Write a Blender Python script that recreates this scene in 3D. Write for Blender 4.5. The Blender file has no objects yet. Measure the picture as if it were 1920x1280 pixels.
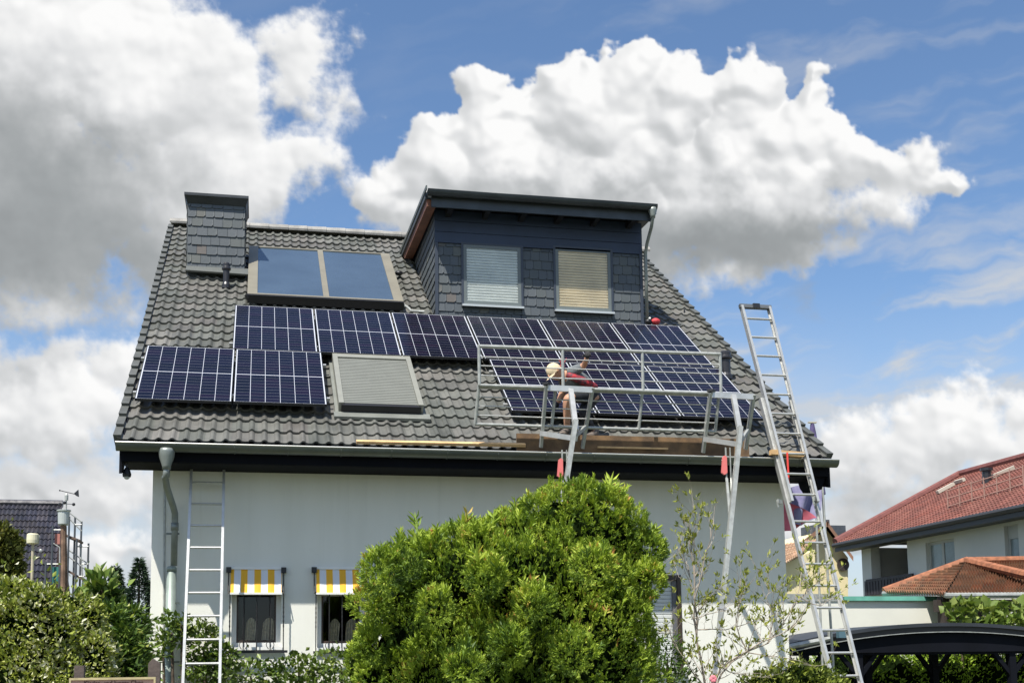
import bpy, math, random
import numpy as np
from mathutils import Vector, Matrix
random.seed(7); rng = np.random.default_rng(7)
S = bpy.context.scene
COL = S.collection
R = math.radians

# ------------------------------------------------------------------ camera
PF, PCX, PCY = 2176.637, 914.414, 995.750
CAM = np.array([1.46567, -14.20421, 1.59905])
def _rot(rv):
    a = np.linalg.norm(rv); k = rv/a
    K = np.array([[0,-k[2],k[1]],[k[2],0,-k[0]],[-k[1],k[0],0]])
    return np.eye(3)+np.sin(a)*K+(1-np.cos(a))*K@K
CM = _rot(np.array([-0.111762,-0.195889,7.36e-5]))@np.array([[1,0,0],[0,0,-1],[0,1,0.]])
cd = bpy.data.cameras.new('camera'); cam = bpy.data.objects.new('camera', cd); COL.objects.link(cam)
cd.lens = 36*PF/1920; cd.sensor_width = 36
cd.shift_x = (960-PCX)/1920; cd.shift_y = (PCY-640)/1920
cd.clip_start = .1; cd.clip_end = 3000
m = Matrix(((CM[0][0],-CM[1][0],-CM[2][0],CAM[0]),(CM[0][1],-CM[1][1],-CM[2][1],CAM[1]),(CM[0][2],-CM[1][2],-CM[2][2],CAM[2]),(0,0,0,1)))
cam.matrix_world = m; S.camera = cam
PITCH = 0.6314446; ZO = 4.77
NR = np.array([0,-math.sin(PITCH),math.cos(PITCH)]); UR = np.array([0,math.cos(PITCH),math.sin(PITCH)]); OR = np.array([0,0,ZO])
def ray(x,y): return CM.T@np.array([(x-PCX)/PF,(y-PCY)/PF,1.])
def aY(x,y,Y): d=ray(x,y); return CAM+d*((Y-CAM[1])/d[1])
def aX(x,y,X): d=ray(x,y); return CAM+d*((X-CAM[0])/d[0])
def aZ(x,y,Z): d=ray(x,y); return CAM+d*((Z-CAM[2])/d[2])
def aR(x,y,off=0.):
    d=ray(x,y); P=OR+NR*off; return CAM+d*(((P-CAM)@NR)/(d@NR))
def rp(u,v,off=0.): return np.array([u,0,ZO])+UR*v+NR*off

# ------------------------------------------------------------------ light, sky, exposure
SUN = Vector((.82,1,-2.2)).normalized()
EL = math.asin(-SUN.z); AZ = math.atan2(-SUN.x,-SUN.y)
sd = bpy.data.lights.new('sun','SUN'); sd.energy = 5.0; sd.angle = R(.53); sd.color = (1,.955,.87)
so = bpy.data.objects.new('sun', sd); COL.objects.link(so)
so.rotation_euler = SUN.to_track_quat('-Z','Y').to_euler(); so.location = (-8,-14,24)
S.view_settings.view_transform = 'Standard'; S.view_settings.look = 'None'
S.view_settings.exposure = 0.55; S.view_settings.gamma = 1

class NT:
    def __init__(s, nt): s.nt = nt; s.N = nt.nodes; s.L = nt.links
    def n(s, t, **k):
        o = s.N.new(t)
        for a,b in k.items(): setattr(o,a,b)
        return o
    def put(s, sock, v):
        if isinstance(v, bpy.types.NodeSocket): s.L.new(v, sock)
        elif v is not None: sock.default_value = v
    def math(s, op, a, b=None, c=None, clamp=False):
        o = s.n('ShaderNodeMath', operation=op, use_clamp=clamp); s.put(o.inputs[0],a)
        if b is not None: s.put(o.inputs[1],b)
        if c is not None: s.put(o.inputs[2],c)
        return o.outputs[0]
    def vec(s, op, a, b=None, out=0):
        o = s.n('ShaderNodeVectorMath', operation=op); s.put(o.inputs[0],a)
        if op=='SCALE': s.put(o.inputs[3],b)
        elif b is not None: s.put(o.inputs[1],b)
        return o.outputs[out]
    def noise(s, v, scale, detail=2., rough=.5, lac=2., out=0, dim='3D'):
        o = s.n('ShaderNodeTexNoise', noise_dimensions=dim); s.put(o.inputs['Vector'],v); s.put(o.inputs['Scale'],scale)
        o.inputs['Detail'].default_value=detail; o.inputs['Roughness'].default_value=rough; o.inputs['Lacunarity'].default_value=lac
        return o.outputs[out]
    def ramp(s, f, stops, interp='LINEAR'):
        o = s.n('ShaderNodeValToRGB'); o.color_ramp.interpolation = interp; s.put(o.inputs[0],f)
        e = o.color_ramp.elements
        while len(e)<len(stops): e.new(.5)
        for i,(p,c) in enumerate(stops):
            e[i].position=p; e[i].color = (*c,1) if len(c)==3 else c
        return o.outputs[0]
    def mix(s, f, a, b, blend='MIX'):
        o = s.n('ShaderNodeMix', data_type='RGBA', blend_type=blend); s.put(o.inputs[0],f)
        s.put(o.inputs[6], (*a,1) if isinstance(a,tuple) and len(a)==3 else a)
        s.put(o.inputs[7], (*b,1) if isinstance(b,tuple) and len(b)==3 else b)
        return o.outputs[2]
    def maprange(s, v, a, b, c=0., d=1., mode='SMOOTHSTEP'):
        o = s.n('ShaderNodeMapRange', interpolation_type=mode)
        for i,q in enumerate((v,a,b,c,d)): s.put(o.inputs[i],q)
        return o.outputs[0]
    def comb(s,x,y,z=0.):
        o=s.n('ShaderNodeCombineXYZ'); s.put(o.inputs[0],x); s.put(o.inputs[1],y); s.put(o.inputs[2],z); return o.outputs[0]
    def sep(s,v):
        o=s.n('ShaderNodeSeparateXYZ'); s.put(o.inputs[0],v); return o.outputs

def azel(x,y):
    d = ray(x,y); d = d/np.linalg.norm(d); return math.atan2(d[0],d[1]), math.asin(d[2])
def blob(x,y,rx,ry):
    c = azel(x,y); a = azel(x+rx,y); b = azel(x,y-ry); return c, abs(a[0]-c[0]), abs(b[1]-c[1])

CLOUD = [(735,400,105,115),(815,330,105,110),(940,265,110,120),(1075,220,120,96),(1180,158,70,70),(1275,180,95,78),(1375,165,60,72),
 (1440,300,125,110),(1520,190,38,84),(1530,300,58,115),(1650,370,105,80),(1745,330,66,58),(1090,390,370,130),(680,405,75,75),(1240,290,110,100),(1360,400,240,120),(1290,500,150,60),
 (90,90,330,200),(60,380,280,190),(320,170,190,160),(400,330,190,150),(560,262,120,70),(300,450,210,100),(60,560,210,50),(430,510,130,40),
 (560,110,90,90),(640,150,50,100),(230,690,120,90),(50,760,260,130),(110,930,300,90),(200,1030,220,50),
 (1780,840,230,95),(1610,860,120,70),(1900,770,110,60),(1720,960,340,90),(1560,990,170,55),(2100,900,300,200),(-250,300,300,400),(2300,380,160,140)]
HOLES = [(722,130,40,170),(665,285,36,55),(600,560,150,75),(470,20,45,50),(640,440,40,90)]
SOFT = [(1200,520,420,120),(1640,420,160,110),(640,180,110,170),(200,560,420,80),(700,480,120,80),(480,500,150,120),(120,900,400,160),(1750,920,400,130)]
DARK = [(130,450,280,160,.8),(60,260,160,100,.42),(330,520,180,80,.55),(230,320,190,110,.32),(-100,400,300,300,.7),(420,210,120,60,.18),
 (1200,450,420,110,.95),(1420,475,220,85,.55),(1030,370,200,60,.4),(1310,250,80,60,.32),(1090,270,90,50,.15),(1600,425,170,50,.35),(760,470,120,60,.3),
 (1800,920,260,70,.35),(60,880,240,70,.35),(1600,960,200,55,.3),(560,430,120,80,.45),(40,680,160,40,.2)]  # grey cloud bases: shade painted into the cloud brightness
W = bpy.data.worlds.new('World'); S.world = W; W.use_nodes = True
nt = NT(W.node_tree); nt.N.clear()
out = nt.n('ShaderNodeOutputWorld'); bg = nt.n('ShaderNodeBackground'); nt.L.new(bg.outputs[0], out.inputs[0])
sky = nt.n('ShaderNodeTexSky', sky_type='NISHITA', sun_disc=False, sun_elevation=EL, sun_rotation=AZ)
sky.air_density = 1.0; sky.dust_density = .6; sky.ozone_density = 1.6
tc = nt.n('ShaderNodeTexCoord'); dx,dy,dz = nt.sep(tc.outputs['Generated'])
el = nt.math('ARCSINE', dz); az = nt.math('ARCTAN2', dx, dy)
skc = nt.mix(1., sky.outputs[0], (.087,.099,.109), 'MULTIPLY')
skc = nt.mix(nt.maprange(el, .34, .0, 0., .45), skc, (.40,.50,.62))          # far air near the horizon is paler
oth = nt.maprange(nt.noise(nt.comb(az,el),2.3,2,.55,dim='2D'), .48, .66)         # cloud outside the photographed part of the sky
oth = nt.math('MULTIPLY', oth, nt.maprange(dy, .55, .1))
skc = nt.mix(oth, skc, (.50,.52,.55))
nt.L.new(skc, bg.inputs[0]); bg.inputs[1].default_value = 1.0

# ------------------------------------------------------------------ clouds (computed cover and painted light and shade, stored on the sky shell)
def vnoise(x,y,seed=0):
    xi=np.floor(x).astype(np.int64); yi=np.floor(y).astype(np.int64); fx=x-xi; fy=y-yi
    u=fx*fx*fx*(fx*(fx*6-15)+10); v=fy*fy*fy*(fy*(fy*6-15)+10)
    def gr(i,j,a,b):
        h=(i*374761393+j*668265263+seed*974634777)&0xffffffff; h=((h^(h>>13))*1274126177)&0xffffffff; h=(h^(h>>16))&0xffff
        t=h*(2*math.pi/65536); return np.cos(t)*a+np.sin(t)*b
    n00=gr(xi,yi,fx,fy); n10=gr(xi+1,yi,fx-1,fy); n01=gr(xi,yi+1,fx,fy-1); n11=gr(xi+1,yi+1,fx-1,fy-1)
    return (n00*(1-u)+n10*u)*(1-v)+(n01*(1-u)+n11*u)*v
def fbm(x,y,s,o=5,g=.5,seed=0):
    r=0;a=1.
    for k in range(o): r=r+a*vnoise(x/s,y/s,seed+k*17); s/=2.03; a*=g
    return r
def worley(x,y,s,seed=0):
    x=x/s;y=y/s; xi=np.floor(x).astype(np.int64); yi=np.floor(y).astype(np.int64); d=np.full(x.shape,9.)
    for i in (-1,0,1):
        for j in (-1,0,1):
            a=xi+i;b=yi+j; h=(a*374761393+b*668265263+seed*362437)&0xffffffff; h=((h^(h>>13))*1274126177)&0xffffffff; h=h^(h>>16)
            px=a+((h&0xffff)/65536)*.9; py=b+(((h>>16)&0xffff)/65536)*.9
            d=np.minimum(d,(x-px)**2+(y-py)**2)
    return np.sqrt(d)
def sstep(v,a,b): t=np.clip((v-a)/(b-a),0,1); return t*t*(3-2*t)
def cloud_field(X,Y):
    wx=fbm(X,Y,170,5,.5,3)*75; wy=fbm(X,Y,170,5,.5,91)*75
    x=X+wx; y=Y+wy
    sd=np.full(X.shape,-400.)
    for (cx_,cy_,rx,ry) in CLOUD:
        l=np.sqrt(((x-cx_)/rx)**2+((y-cy_)/ry)**2); v=(1.06-l)*min(rx,ry); k=14.
        h=np.clip(.5+.5*(v-sd)/k,0,1); sd=sd*(1-h)+v*h+k*h*(1-h)
    for (cx_,cy_,rx,ry) in HOLES:
        l=np.sqrt(((x-cx_)/rx)**2+((y-cy_)/ry)**2); v=(l-1)*min(rx,ry); k=14.
        h=np.clip(.5-.5*(v-sd)/k,0,1); sd=sd*(1-h)+v*h-k*h*(1-h)
    px=X+fbm(X,Y,50,4,.55,7)*22; py=Y+fbm(X,Y,50,4,.55,57)*22
    puff=0;puffs=0
    for s,w,w2,sdd in ((125,.32,.46,1),(62,.30,.34,2),(31,.28,.16,3),(15,.26,.055,4),(8,.2,.02,5)):
        f=worley(px,py,s,sdd); d_=s*np.clip(1-f*f,0,1)**.9; puff=puff+w*d_; puffs=puffs+w2*d_
    hard=sstep(X+.55*Y,640,1000)*(1-.6*sstep(X,1560,1800)*sstep(Y,400,250))        # crisp towers at the right, frayed edges at the left
    hard=np.clip(hard*(1-.75*sstep(Y,560,680)),0,1)
    fr=fbm(X,Y,60,6,.62,21)
    for (bx,by,brx,bry) in SOFT: hard=hard*(1-sstep(np.hypot((X-bx)/brx,(Y-by)/bry),1.2,.5))
    E=sd+ (puff-50)*.8 + fr*(26*(1-hard)+5)
    a=sstep(E,0,9+50*(1-hard)**1.4)
    base=sstep(sd,0,60); H=np.sqrt(np.clip(sd,0,160)*55)+puffs*1.5*(hard*.7+.3)*sstep(E,-5,30)+fbm(X,Y,60,3,.5,21)*7
    for _ in range(14): H=(H+np.roll(H,1,0)+np.roll(H,-1,0)+np.roll(H,1,1)+np.roll(H,-1,1))/5
    gy,gx=np.gradient(H); st=abs(X[0,1]-X[0,0]); gx=gx/st; gy=gy/st
    nrm=np.sqrt(1+gx*gx+gy*gy); lam=(gx*-.42*-1*-1 + gy*.78 + .50)/nrm   # light from the upper left
    dk=0
    wX=X+fbm(X,Y,150,5,.55,33)*110; wY=Y+fbm(X,Y,150,5,.55,44)*80
    for (cx_,cy_,rx,ry,s) in DARK:
        l=np.sqrt(((wX-cx_)/rx)**2+((wY-cy_)/ry)**2); dk=dk+s*sstep(l,1.45,.1)
    dk=1-np.exp(-dk*1.15)
    rim=sstep(E,46,0)*.22*(1-.5*hard)
    lum=.83+.27*(lam-.58)*(1-.93*dk)+.07*fbm(X,Y,110,6,.55,66)
    lum=lum*(1-.80*dk)+.02
    lum=np.clip(lum+rim*dk,.06,.93)
    # high thin streaks
    c,s_=math.cos(.2),math.sin(.2); xr=X*c-Y*s_; yr=X*s_+Y*c
    ci=fbm(xr/4.2+fbm(X,Y,300,3,.5,8)*30,yr+fbm(X,Y,120,4,.5,9)*22,75,6,.55,71)
    reg=sstep(X,900,1500)*.75+.16; reg=reg*(.35+.9*sstep(Y,330,640))
    ci=sstep(ci,-.18,.85)*reg*.95; ci=np.clip(ci+ sstep(Y,520,1000)*.55*(1+.8*fbm(X,Y,200,4,.5,5)),0,.8)
    sh=sstep(fbm(X,Y*1.8,130,5,.5,15),.12,.55)*sstep(np.hypot((X-1570)/95,(Y-560)/45),1.3,.3)*.8
    A=1-(1-a)*(1-ci)*(1-sh*.6)
    tot=a+(1-a)*(ci+sh*.5)+1e-6
    L=(a*lum+(1-a)*(ci*.62+sh*.5*.36))/tot
    return A,L

def build_clouds():
    st=2.25; X,Y=np.meshgrid(np.arange(-420,2340,st),np.arange(-260,1236,st)); A,L=cloud_field(X,Y)
    edge=sstep(X,-420,-200)*sstep(2340-X,0,200)*sstep(Y,-260,-100); A=A*edge
    d=np.stack([(X-PCX)/PF,(Y-PCY)/PF,np.ones_like(X)],-1)@CM; d/=np.linalg.norm(d,axis=-1,keepdims=True)
    V=(CAM+d*1500).reshape(-1,3); h,w=X.shape; idx=np.arange(h*w).reshape(h,w)
    F=np.stack([idx[:-1,:-1],idx[1:,:-1],idx[1:,1:],idx[:-1,1:]],-1).reshape(-1,4)
    keep=(A.reshape(-1)[F].max(1)>.004); F=F[keep]; used=np.unique(F); mp=np.zeros(h*w,dtype=np.int64); mp[used]=np.arange(len(used)); F=mp[F]; V=V[used]
    me=bpy.data.meshes.new('clouds'); me.vertices.add(len(V)); me.vertices.foreach_set('co',V.astype(np.float32).ravel())
    me.loops.add(F.size); me.loops.foreach_set('vertex_index',F.astype(np.int32).ravel()); me.polygons.add(len(F)); me.polygons.foreach_set('loop_start',np.arange(0,F.size,4,dtype=np.int32))
    for nm,arr_ in (('cover',A),('lum',L)):
        at=me.attributes.new(nm,'FLOAT','POINT'); at.data.foreach_set('value',arr_.reshape(-1)[used].astype(np.float32))
    me.update(calc_edges=True)
    M=bpy.data.materials.new('cloud'); M.use_nodes=True; t=NT(M.node_tree); t.N.remove(t.N['Principled BSDF']); M.cycles.emission_sampling='NONE'
    a=t.n('ShaderNodeAttribute',attribute_name='cover').outputs['Fac']; l=t.n('ShaderNodeAttribute',attribute_name='lum').outputs['Fac']
    em=t.n('ShaderNodeEmission'); t.L.new(t.ramp(l,[(0,(.0,.004,.008)),(.35,(.335,.355,.365)),(.7,(.69,.70,.71)),(1,(1,.995,.985))]),em.inputs[0]); em.inputs[1].default_value=CLOUD_GAIN
    tr=t.n('ShaderNodeBsdfTransparent'); mx=t.n('ShaderNodeMixShader'); t.L.new(a,mx.inputs[0]); t.L.new(tr.outputs[0],mx.inputs[1]); t.L.new(em.outputs[0],mx.inputs[2]); t.L.new(mx.outputs[0],t.N['Material Output'].inputs[0])
    me.materials.append(M); o=bpy.data.objects.new('clouds',me); COL.objects.link(o); o['kind']='structure'; return o
CLOUD_GAIN=.72
build_clouds()

# ------------------------------------------------------------------ materials
MATS = {}
def mat(name, col, rough=.6, metal=0., var=0., vscale=3., bump=0., bscale=40., spec=.5, col2=None, coord='Object', coat=0., detail=4):
    if name in MATS: return MATS[name]
    M = bpy.data.materials.new(name); M.use_nodes=True; t=NT(M.node_tree); b=t.N['Principled BSDF']
    b.inputs['Roughness'].default_value=rough; b.inputs['Metallic'].default_value=metal
    b.inputs['Specular IOR Level'].default_value=spec; b.inputs['Coat Weight'].default_value=coat
    c = t.n('ShaderNodeTexCoord').outputs[coord]
    c2 = col2 if col2 else tuple(max(0,k*(1-var)) for k in col)
    c1 = col if col2 else tuple(min(1,k*(1+var*.6)) for k in col)
    if var or col2:
        t.L.new(t.mix(t.maprange(t.noise(c,vscale,detail,.6),.3,.7), c1, c2), b.inputs['Base Color'])
    else: b.inputs['Base Color'].default_value=(*col,1)
    if bump:
        o=t.n('ShaderNodeBump'); o.inputs['Strength'].default_value=bump; o.inputs['Distance'].default_value=.01
        t.L.new(t.noise(c,bscale,4,.6), o.inputs['Height']); t.L.new(o.outputs[0], b.inputs['Normal'])
    MATS[name]=M; return M
def tinted(name, ramp, rough=.55, trans=0., spec=.4, attr='tint', bump=0., bscale=40):
    """colour picked per leaf / shingle by the stored attribute"""
    M = bpy.data.materials.new(name); M.use_nodes=True; t=NT(M.node_tree); b=t.N['Principled BSDF']
    a=t.n('ShaderNodeAttribute', attribute_name=attr); c=t.ramp(a.outputs['Fac'], ramp)
    t.L.new(c,b.inputs['Base Color']); b.inputs['Roughness'].default_value=rough; b.inputs['Specular IOR Level'].default_value=spec
    if bump:
        o=t.n('ShaderNodeBump'); o.inputs['Strength'].default_value=bump; o.inputs['Distance'].default_value=.005
        t.L.new(t.noise(t.n('ShaderNodeTexCoord').outputs['Object'],bscale,3,.6), o.inputs['Height']); t.L.new(o.outputs[0], b.inputs['Normal'])
    if trans:
        tr=t.n('ShaderNodeBsdfTranslucent'); t.L.new(t.mix(1.,c,(1.,1.,.55),'MULTIPLY'),tr.inputs[0])
        mx=t.n('ShaderNodeMixShader'); mx.inputs[0].default_value=trans
        t.L.new(b.outputs[0],mx.inputs[1]); t.L.new(tr.outputs[0],mx.inputs[2]); t.L.new(mx.outputs[0], t.N['Material Output'].inputs[0])
    MATS[name]=M; return M

M_alu = mat('aluminium',(.55,.55,.53),.38,.55,.12,9,.1,60)
M_galv = mat('galvanised',(.40,.41,.385),.5,.4,.2,12,.1,60)
M_zinc = mat('zinc',(.135,.15,.135),.42,.55,.2,2.2)
M_zincd = mat('zinc_dark',(.055,.064,.07),.42,.4,.2,3)
M_navy = mat('navy_paint',(.022,.036,.07),.5,0,.15,2)
M_dark = mat('dark_paint',(.004,.005,.009),.8,0,.2,2,spec=.15)
M_black = mat('black',(.012,.012,.014),.5)
M_rubber = mat('black_plastic',(.02,.02,.024),.38)
M_white = mat('white_paint',(.78,.78,.75),.45)
M_wood = mat('weathered_plank',(.22,.13,.062),.8,0,0,5,.3,60,col2=(.10,.062,.035))
M_woodn = mat('fresh_wood',(.62,.40,.19),.7,0,.2,8,.2,60)
M_woodr = mat('red_brown_wood',(.17,.065,.035),.6,0,.3,4)
M_tan = mat('tan_frame',(.235,.215,.165),.45,.2,.1,3)
M_skin = mat('skin',(.50,.27,.17),.55,0,.1,12)

def wall_mat():
    M=bpy.data.materials.new('render_plaster'); M.use_nodes=True; t=NT(M.node_tree); b=t.N['Principled BSDF']
    c=t.n('ShaderNodeTexCoord').outputs['Object']
    st=t.n('ShaderNodeMapping'); st.inputs['Scale'].default_value=(3.5,3.5,.5); t.L.new(c,st.inputs[0])
    f=t.math('MULTIPLY',t.maprange(t.noise(st.outputs[0],1.,6,.6),.35,.75),.45)
    col=t.mix(f,(.77,.765,.70),(.68,.68,.61))
    z=t.sep(c)[2]; dr=t.n('ShaderNodeMapping'); dr.inputs['Scale'].default_value=(9,9,.35); t.L.new(c,dr.inputs[0])
    runs=t.math('MULTIPLY',t.maprange(t.noise(dr.outputs[0],1.,5,.65),.55,.78),t.maprange(z,2.6,4.1,0.,.16)); col=t.mix(runs,col,(.42,.42,.36))
    blot=t.maprange(t.noise(c,2.2,6,.7),.60,.75,0.,.28); col=t.mix(blot,col,(.58,.57,.50)); t.L.new(col,b.inputs['Base Color']); b.inputs['Roughness'].default_value=.9
    o=t.n('ShaderNodeBump'); o.inputs['Strength'].default_value=.35; o.inputs['Distance'].default_value=.006
    t.L.new(t.noise(c,110,4,.7),o.inputs['Height']); t.L.new(o.outputs[0],b.inputs['Normal']); return M
M_wall = wall_mat()

def tile_mat(name, cols, tw=.30, tl=.30, rough=.5):
    M=bpy.data.materials.new(name); M.use_nodes=True; t=NT(M.node_tree); b=t.N['Principled BSDF']
    uv=t.n('ShaderNodeUVMap').outputs[0]; u,v,_=t.sep(uv)
    iu=t.math('FLOOR',t.math('DIVIDE',t.math('ADD',u,.052),tw)); iv=t.math('FLOOR',t.math('DIVIDE',v,tl))
    wn=t.n('ShaderNodeTexWhiteNoise',noise_dimensions='2D'); t.L.new(t.comb(iu,iv),wn.inputs['Vector'])
    wn2=t.n('ShaderNodeTexWhiteNoise',noise_dimensions='2D'); t.L.new(t.comb(t.math('ADD',iu,37.),iv),wn2.inputs['Vector'])
    c=t.ramp(wn.outputs[0],[(i/(len(cols)-1),cc) for i,cc in enumerate(cols)])
    big=t.noise(uv,.55,3,.6); c=t.mix(t.maprange(big,.45,.7,0.,.55),c,cols[-1])
    sp=t.maprange(t.noise(uv,22.,6,.7),.56,.78,0.,.5); c=t.mix(sp,c,tuple(min(1,k*1.7) for k in cols[1]))
    moss=t.maprange(t.noise(uv,3.1,6,.7),.58,.72,0.,.55); c=t.mix(moss,c,tuple(k*.62 for k in cols[0]))
    run=t.n('ShaderNodeMapping'); run.inputs['Scale'].default_value=(5,.5,1); t.L.new(uv,run.inputs[0])
    c=t.mix(t.maprange(t.noise(run.outputs[0],1.,5,.65),.5,.75,0.,.5),c,tuple(k*.55 for k in cols[0]))
    lic=t.maprange(t.noise(uv,46.,3,.6),.67,.73,0.,.75); c=t.mix(t.math('MULTIPLY',lic,t.maprange(t.noise(uv,1.3,3,.6),.45,.65)),c,tuple(min(1,k*2.6) for k in cols[2]))
    val=t.math('ADD',t.math('MULTIPLY',wn2.outputs[0],.42),.79); c=t.mix(1.,c,t.comb(val,val,val),'MULTIPLY')
    t.L.new(c,b.inputs['Base Color'])
    t.L.new(t.maprange(t.noise(uv,5.,4,.6),.3,.7,rough-.13,rough+.2),b.inputs['Roughness']); b.inputs['Specular IOR Level'].default_value=.45
    o=t.n('ShaderNodeBump'); o.inputs['Strength'].default_value=.4; o.inputs['Distance'].default_value=.004
    t.L.new(t.noise(uv,70.,4,.7),o.inputs['Height']); t.L.new(o.outputs[0],b.inputs['Normal']); return M
M_tile = tile_mat('roof_tile',[(.088,.093,.082),(.110,.113,.100),(.124,.117,.107),(.096,.101,.090),(.142,.136,.124)])
M_slate = tinted('slate',[(0,(.068,.080,.090)),(.5,(.086,.098,.109)),(.8,(.080,.092,.096)),(.94,(.105,.112,.104)),(1,(.115,.100,.092))],.5,bump=.3)

def panel_mat():
    M=bpy.data.materials.new('solar_cells'); M.use_nodes=True; t=NT(M.node_tree); b=t.N['Principled BSDF']
    uv=t.n('ShaderNodeUVMap').outputs[0]; u,v,_=t.sep(uv)     # metres on the sheet
    def line(x,period,off,w):
        fr=t.math('FRACT',t.math('DIVIDE',t.math('SUBTRACT',x,off),period)); d=t.math('ABSOLUTE',t.math('SUBTRACT',fr,.5))
        return t.math('GREATER_THAN',d,.5-w/period/2)
    cw=(1.134-.036)/6; rh=(1.762-.036-.014)/18
    vv=t.math('SUBTRACT',v,t.math('MULTIPLY',t.math('GREATER_THAN',v,.881),.014))
    l=t.math('MAXIMUM',line(u,cw,.018,.0052),t.math('MULTIPLY',line(vv,rh,.018,.0040),.28))
    mid=t.math('LESS_THAN',t.math('ABSOLUTE',t.math('SUBTRACT',v,.881)),.0065)
    l=t.math('MAXIMUM',l,mid)
    eu=t.math('GREATER_THAN',t.math('ABSOLUTE',t.math('SUBTRACT',u,.567)),.567-.0150); ev=t.math('GREATER_THAN',t.math('ABSOLUTE',t.math('SUBTRACT',v,.881)),.881-.0150)
    l=t.math('MAXIMUM',l,t.math('MAXIMUM',eu,ev))
    oi=t.n('ShaderNodeObjectInfo')
    iu=t.math('FLOOR',t.math('DIVIDE',u,cw)); iv=t.math('FLOOR',t.math('DIVIDE',v,rh))
    wn=t.n('ShaderNodeTexWhiteNoise'); t.L.new(t.comb(iu,iv,t.math('MULTIPLY',oi.outputs['Random'],50.)),wn.inputs['Vector'])
    cell=t.ramp(wn.outputs[0],[(0,(.004,.005,.012)),(.5,(.006,.007,.018)),(1,(.009,.006,.018))])
    c=t.mix(l,cell,(.50,.52,.57)); t.L.new(c,b.inputs['Base Color'])
    t.L.new(t.maprange(t.noise(t.n('ShaderNodeTexCoord').outputs['Object'],2.5,4,.6),.3,.7,.10,.26),b.inputs['Roughness']); b.inputs['Specular IOR Level'].default_value=.14
    return M
M_cells = panel_mat()
def glass_mat(name, tint=(.9,.92,.92), refl=.25, rough=.02):
    M=bpy.data.materials.new(name); M.use_nodes=True; t=NT(M.node_tree); t.N.remove(t.N['Principled BSDF'])
    g1=t.n('ShaderNodeBsdfGlossy'); g1.inputs['Roughness'].default_value=rough; tr=t.n('ShaderNodeBsdfTransparent'); tr.inputs[0].default_value=(*tint,1)
    fr=t.n('ShaderNodeFresnel'); fr.inputs[0].default_value=1.5; mx=t.n('ShaderNodeMixShader')
    t.L.new(t.math('ADD',t.math('MULTIPLY',fr.outputs[0],refl*1.6),.03,clamp=True),mx.inputs[0]); t.L.new(tr.outputs[0],mx.inputs[1]); t.L.new(g1.outputs[0],mx.inputs[2])
    t.L.new(mx.outputs[0],t.N['Material Output'].inputs[0]); return M
M_glass = glass_mat('window_glass')
M_glassd = mat('dark_glass',(.010,.013,.020),.05,0,spec=.6)
M_coll = mat('collector_glass',(.060,.088,.125),.10,0,.12,1.2,spec=.8,coat=.4)
def stripes(name, c1, c2, period, off=0., duty=.5, axis=0, rough=.7, bump=0):
    M=bpy.data.materials.new(name); M.use_nodes=True; t=NT(M.node_tree); b=t.N['Principled BSDF']
    x=t.sep(t.n('ShaderNodeUVMap').outputs[0])[axis]
    fr=t.math('FRACT',t.math('DIVIDE',t.math('SUBTRACT',x,off),period)); f=t.math('LESS_THAN',fr,duty)
    t.L.new(t.mix(f,c2,c1),b.inputs['Base Color']); b.inputs['Roughness'].default_value=rough; MATS[name]=M; return M
M_awn = stripes('awning_cloth',(.80,.42,.02),(.68,.70,.74),.158,.118,.5)

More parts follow.
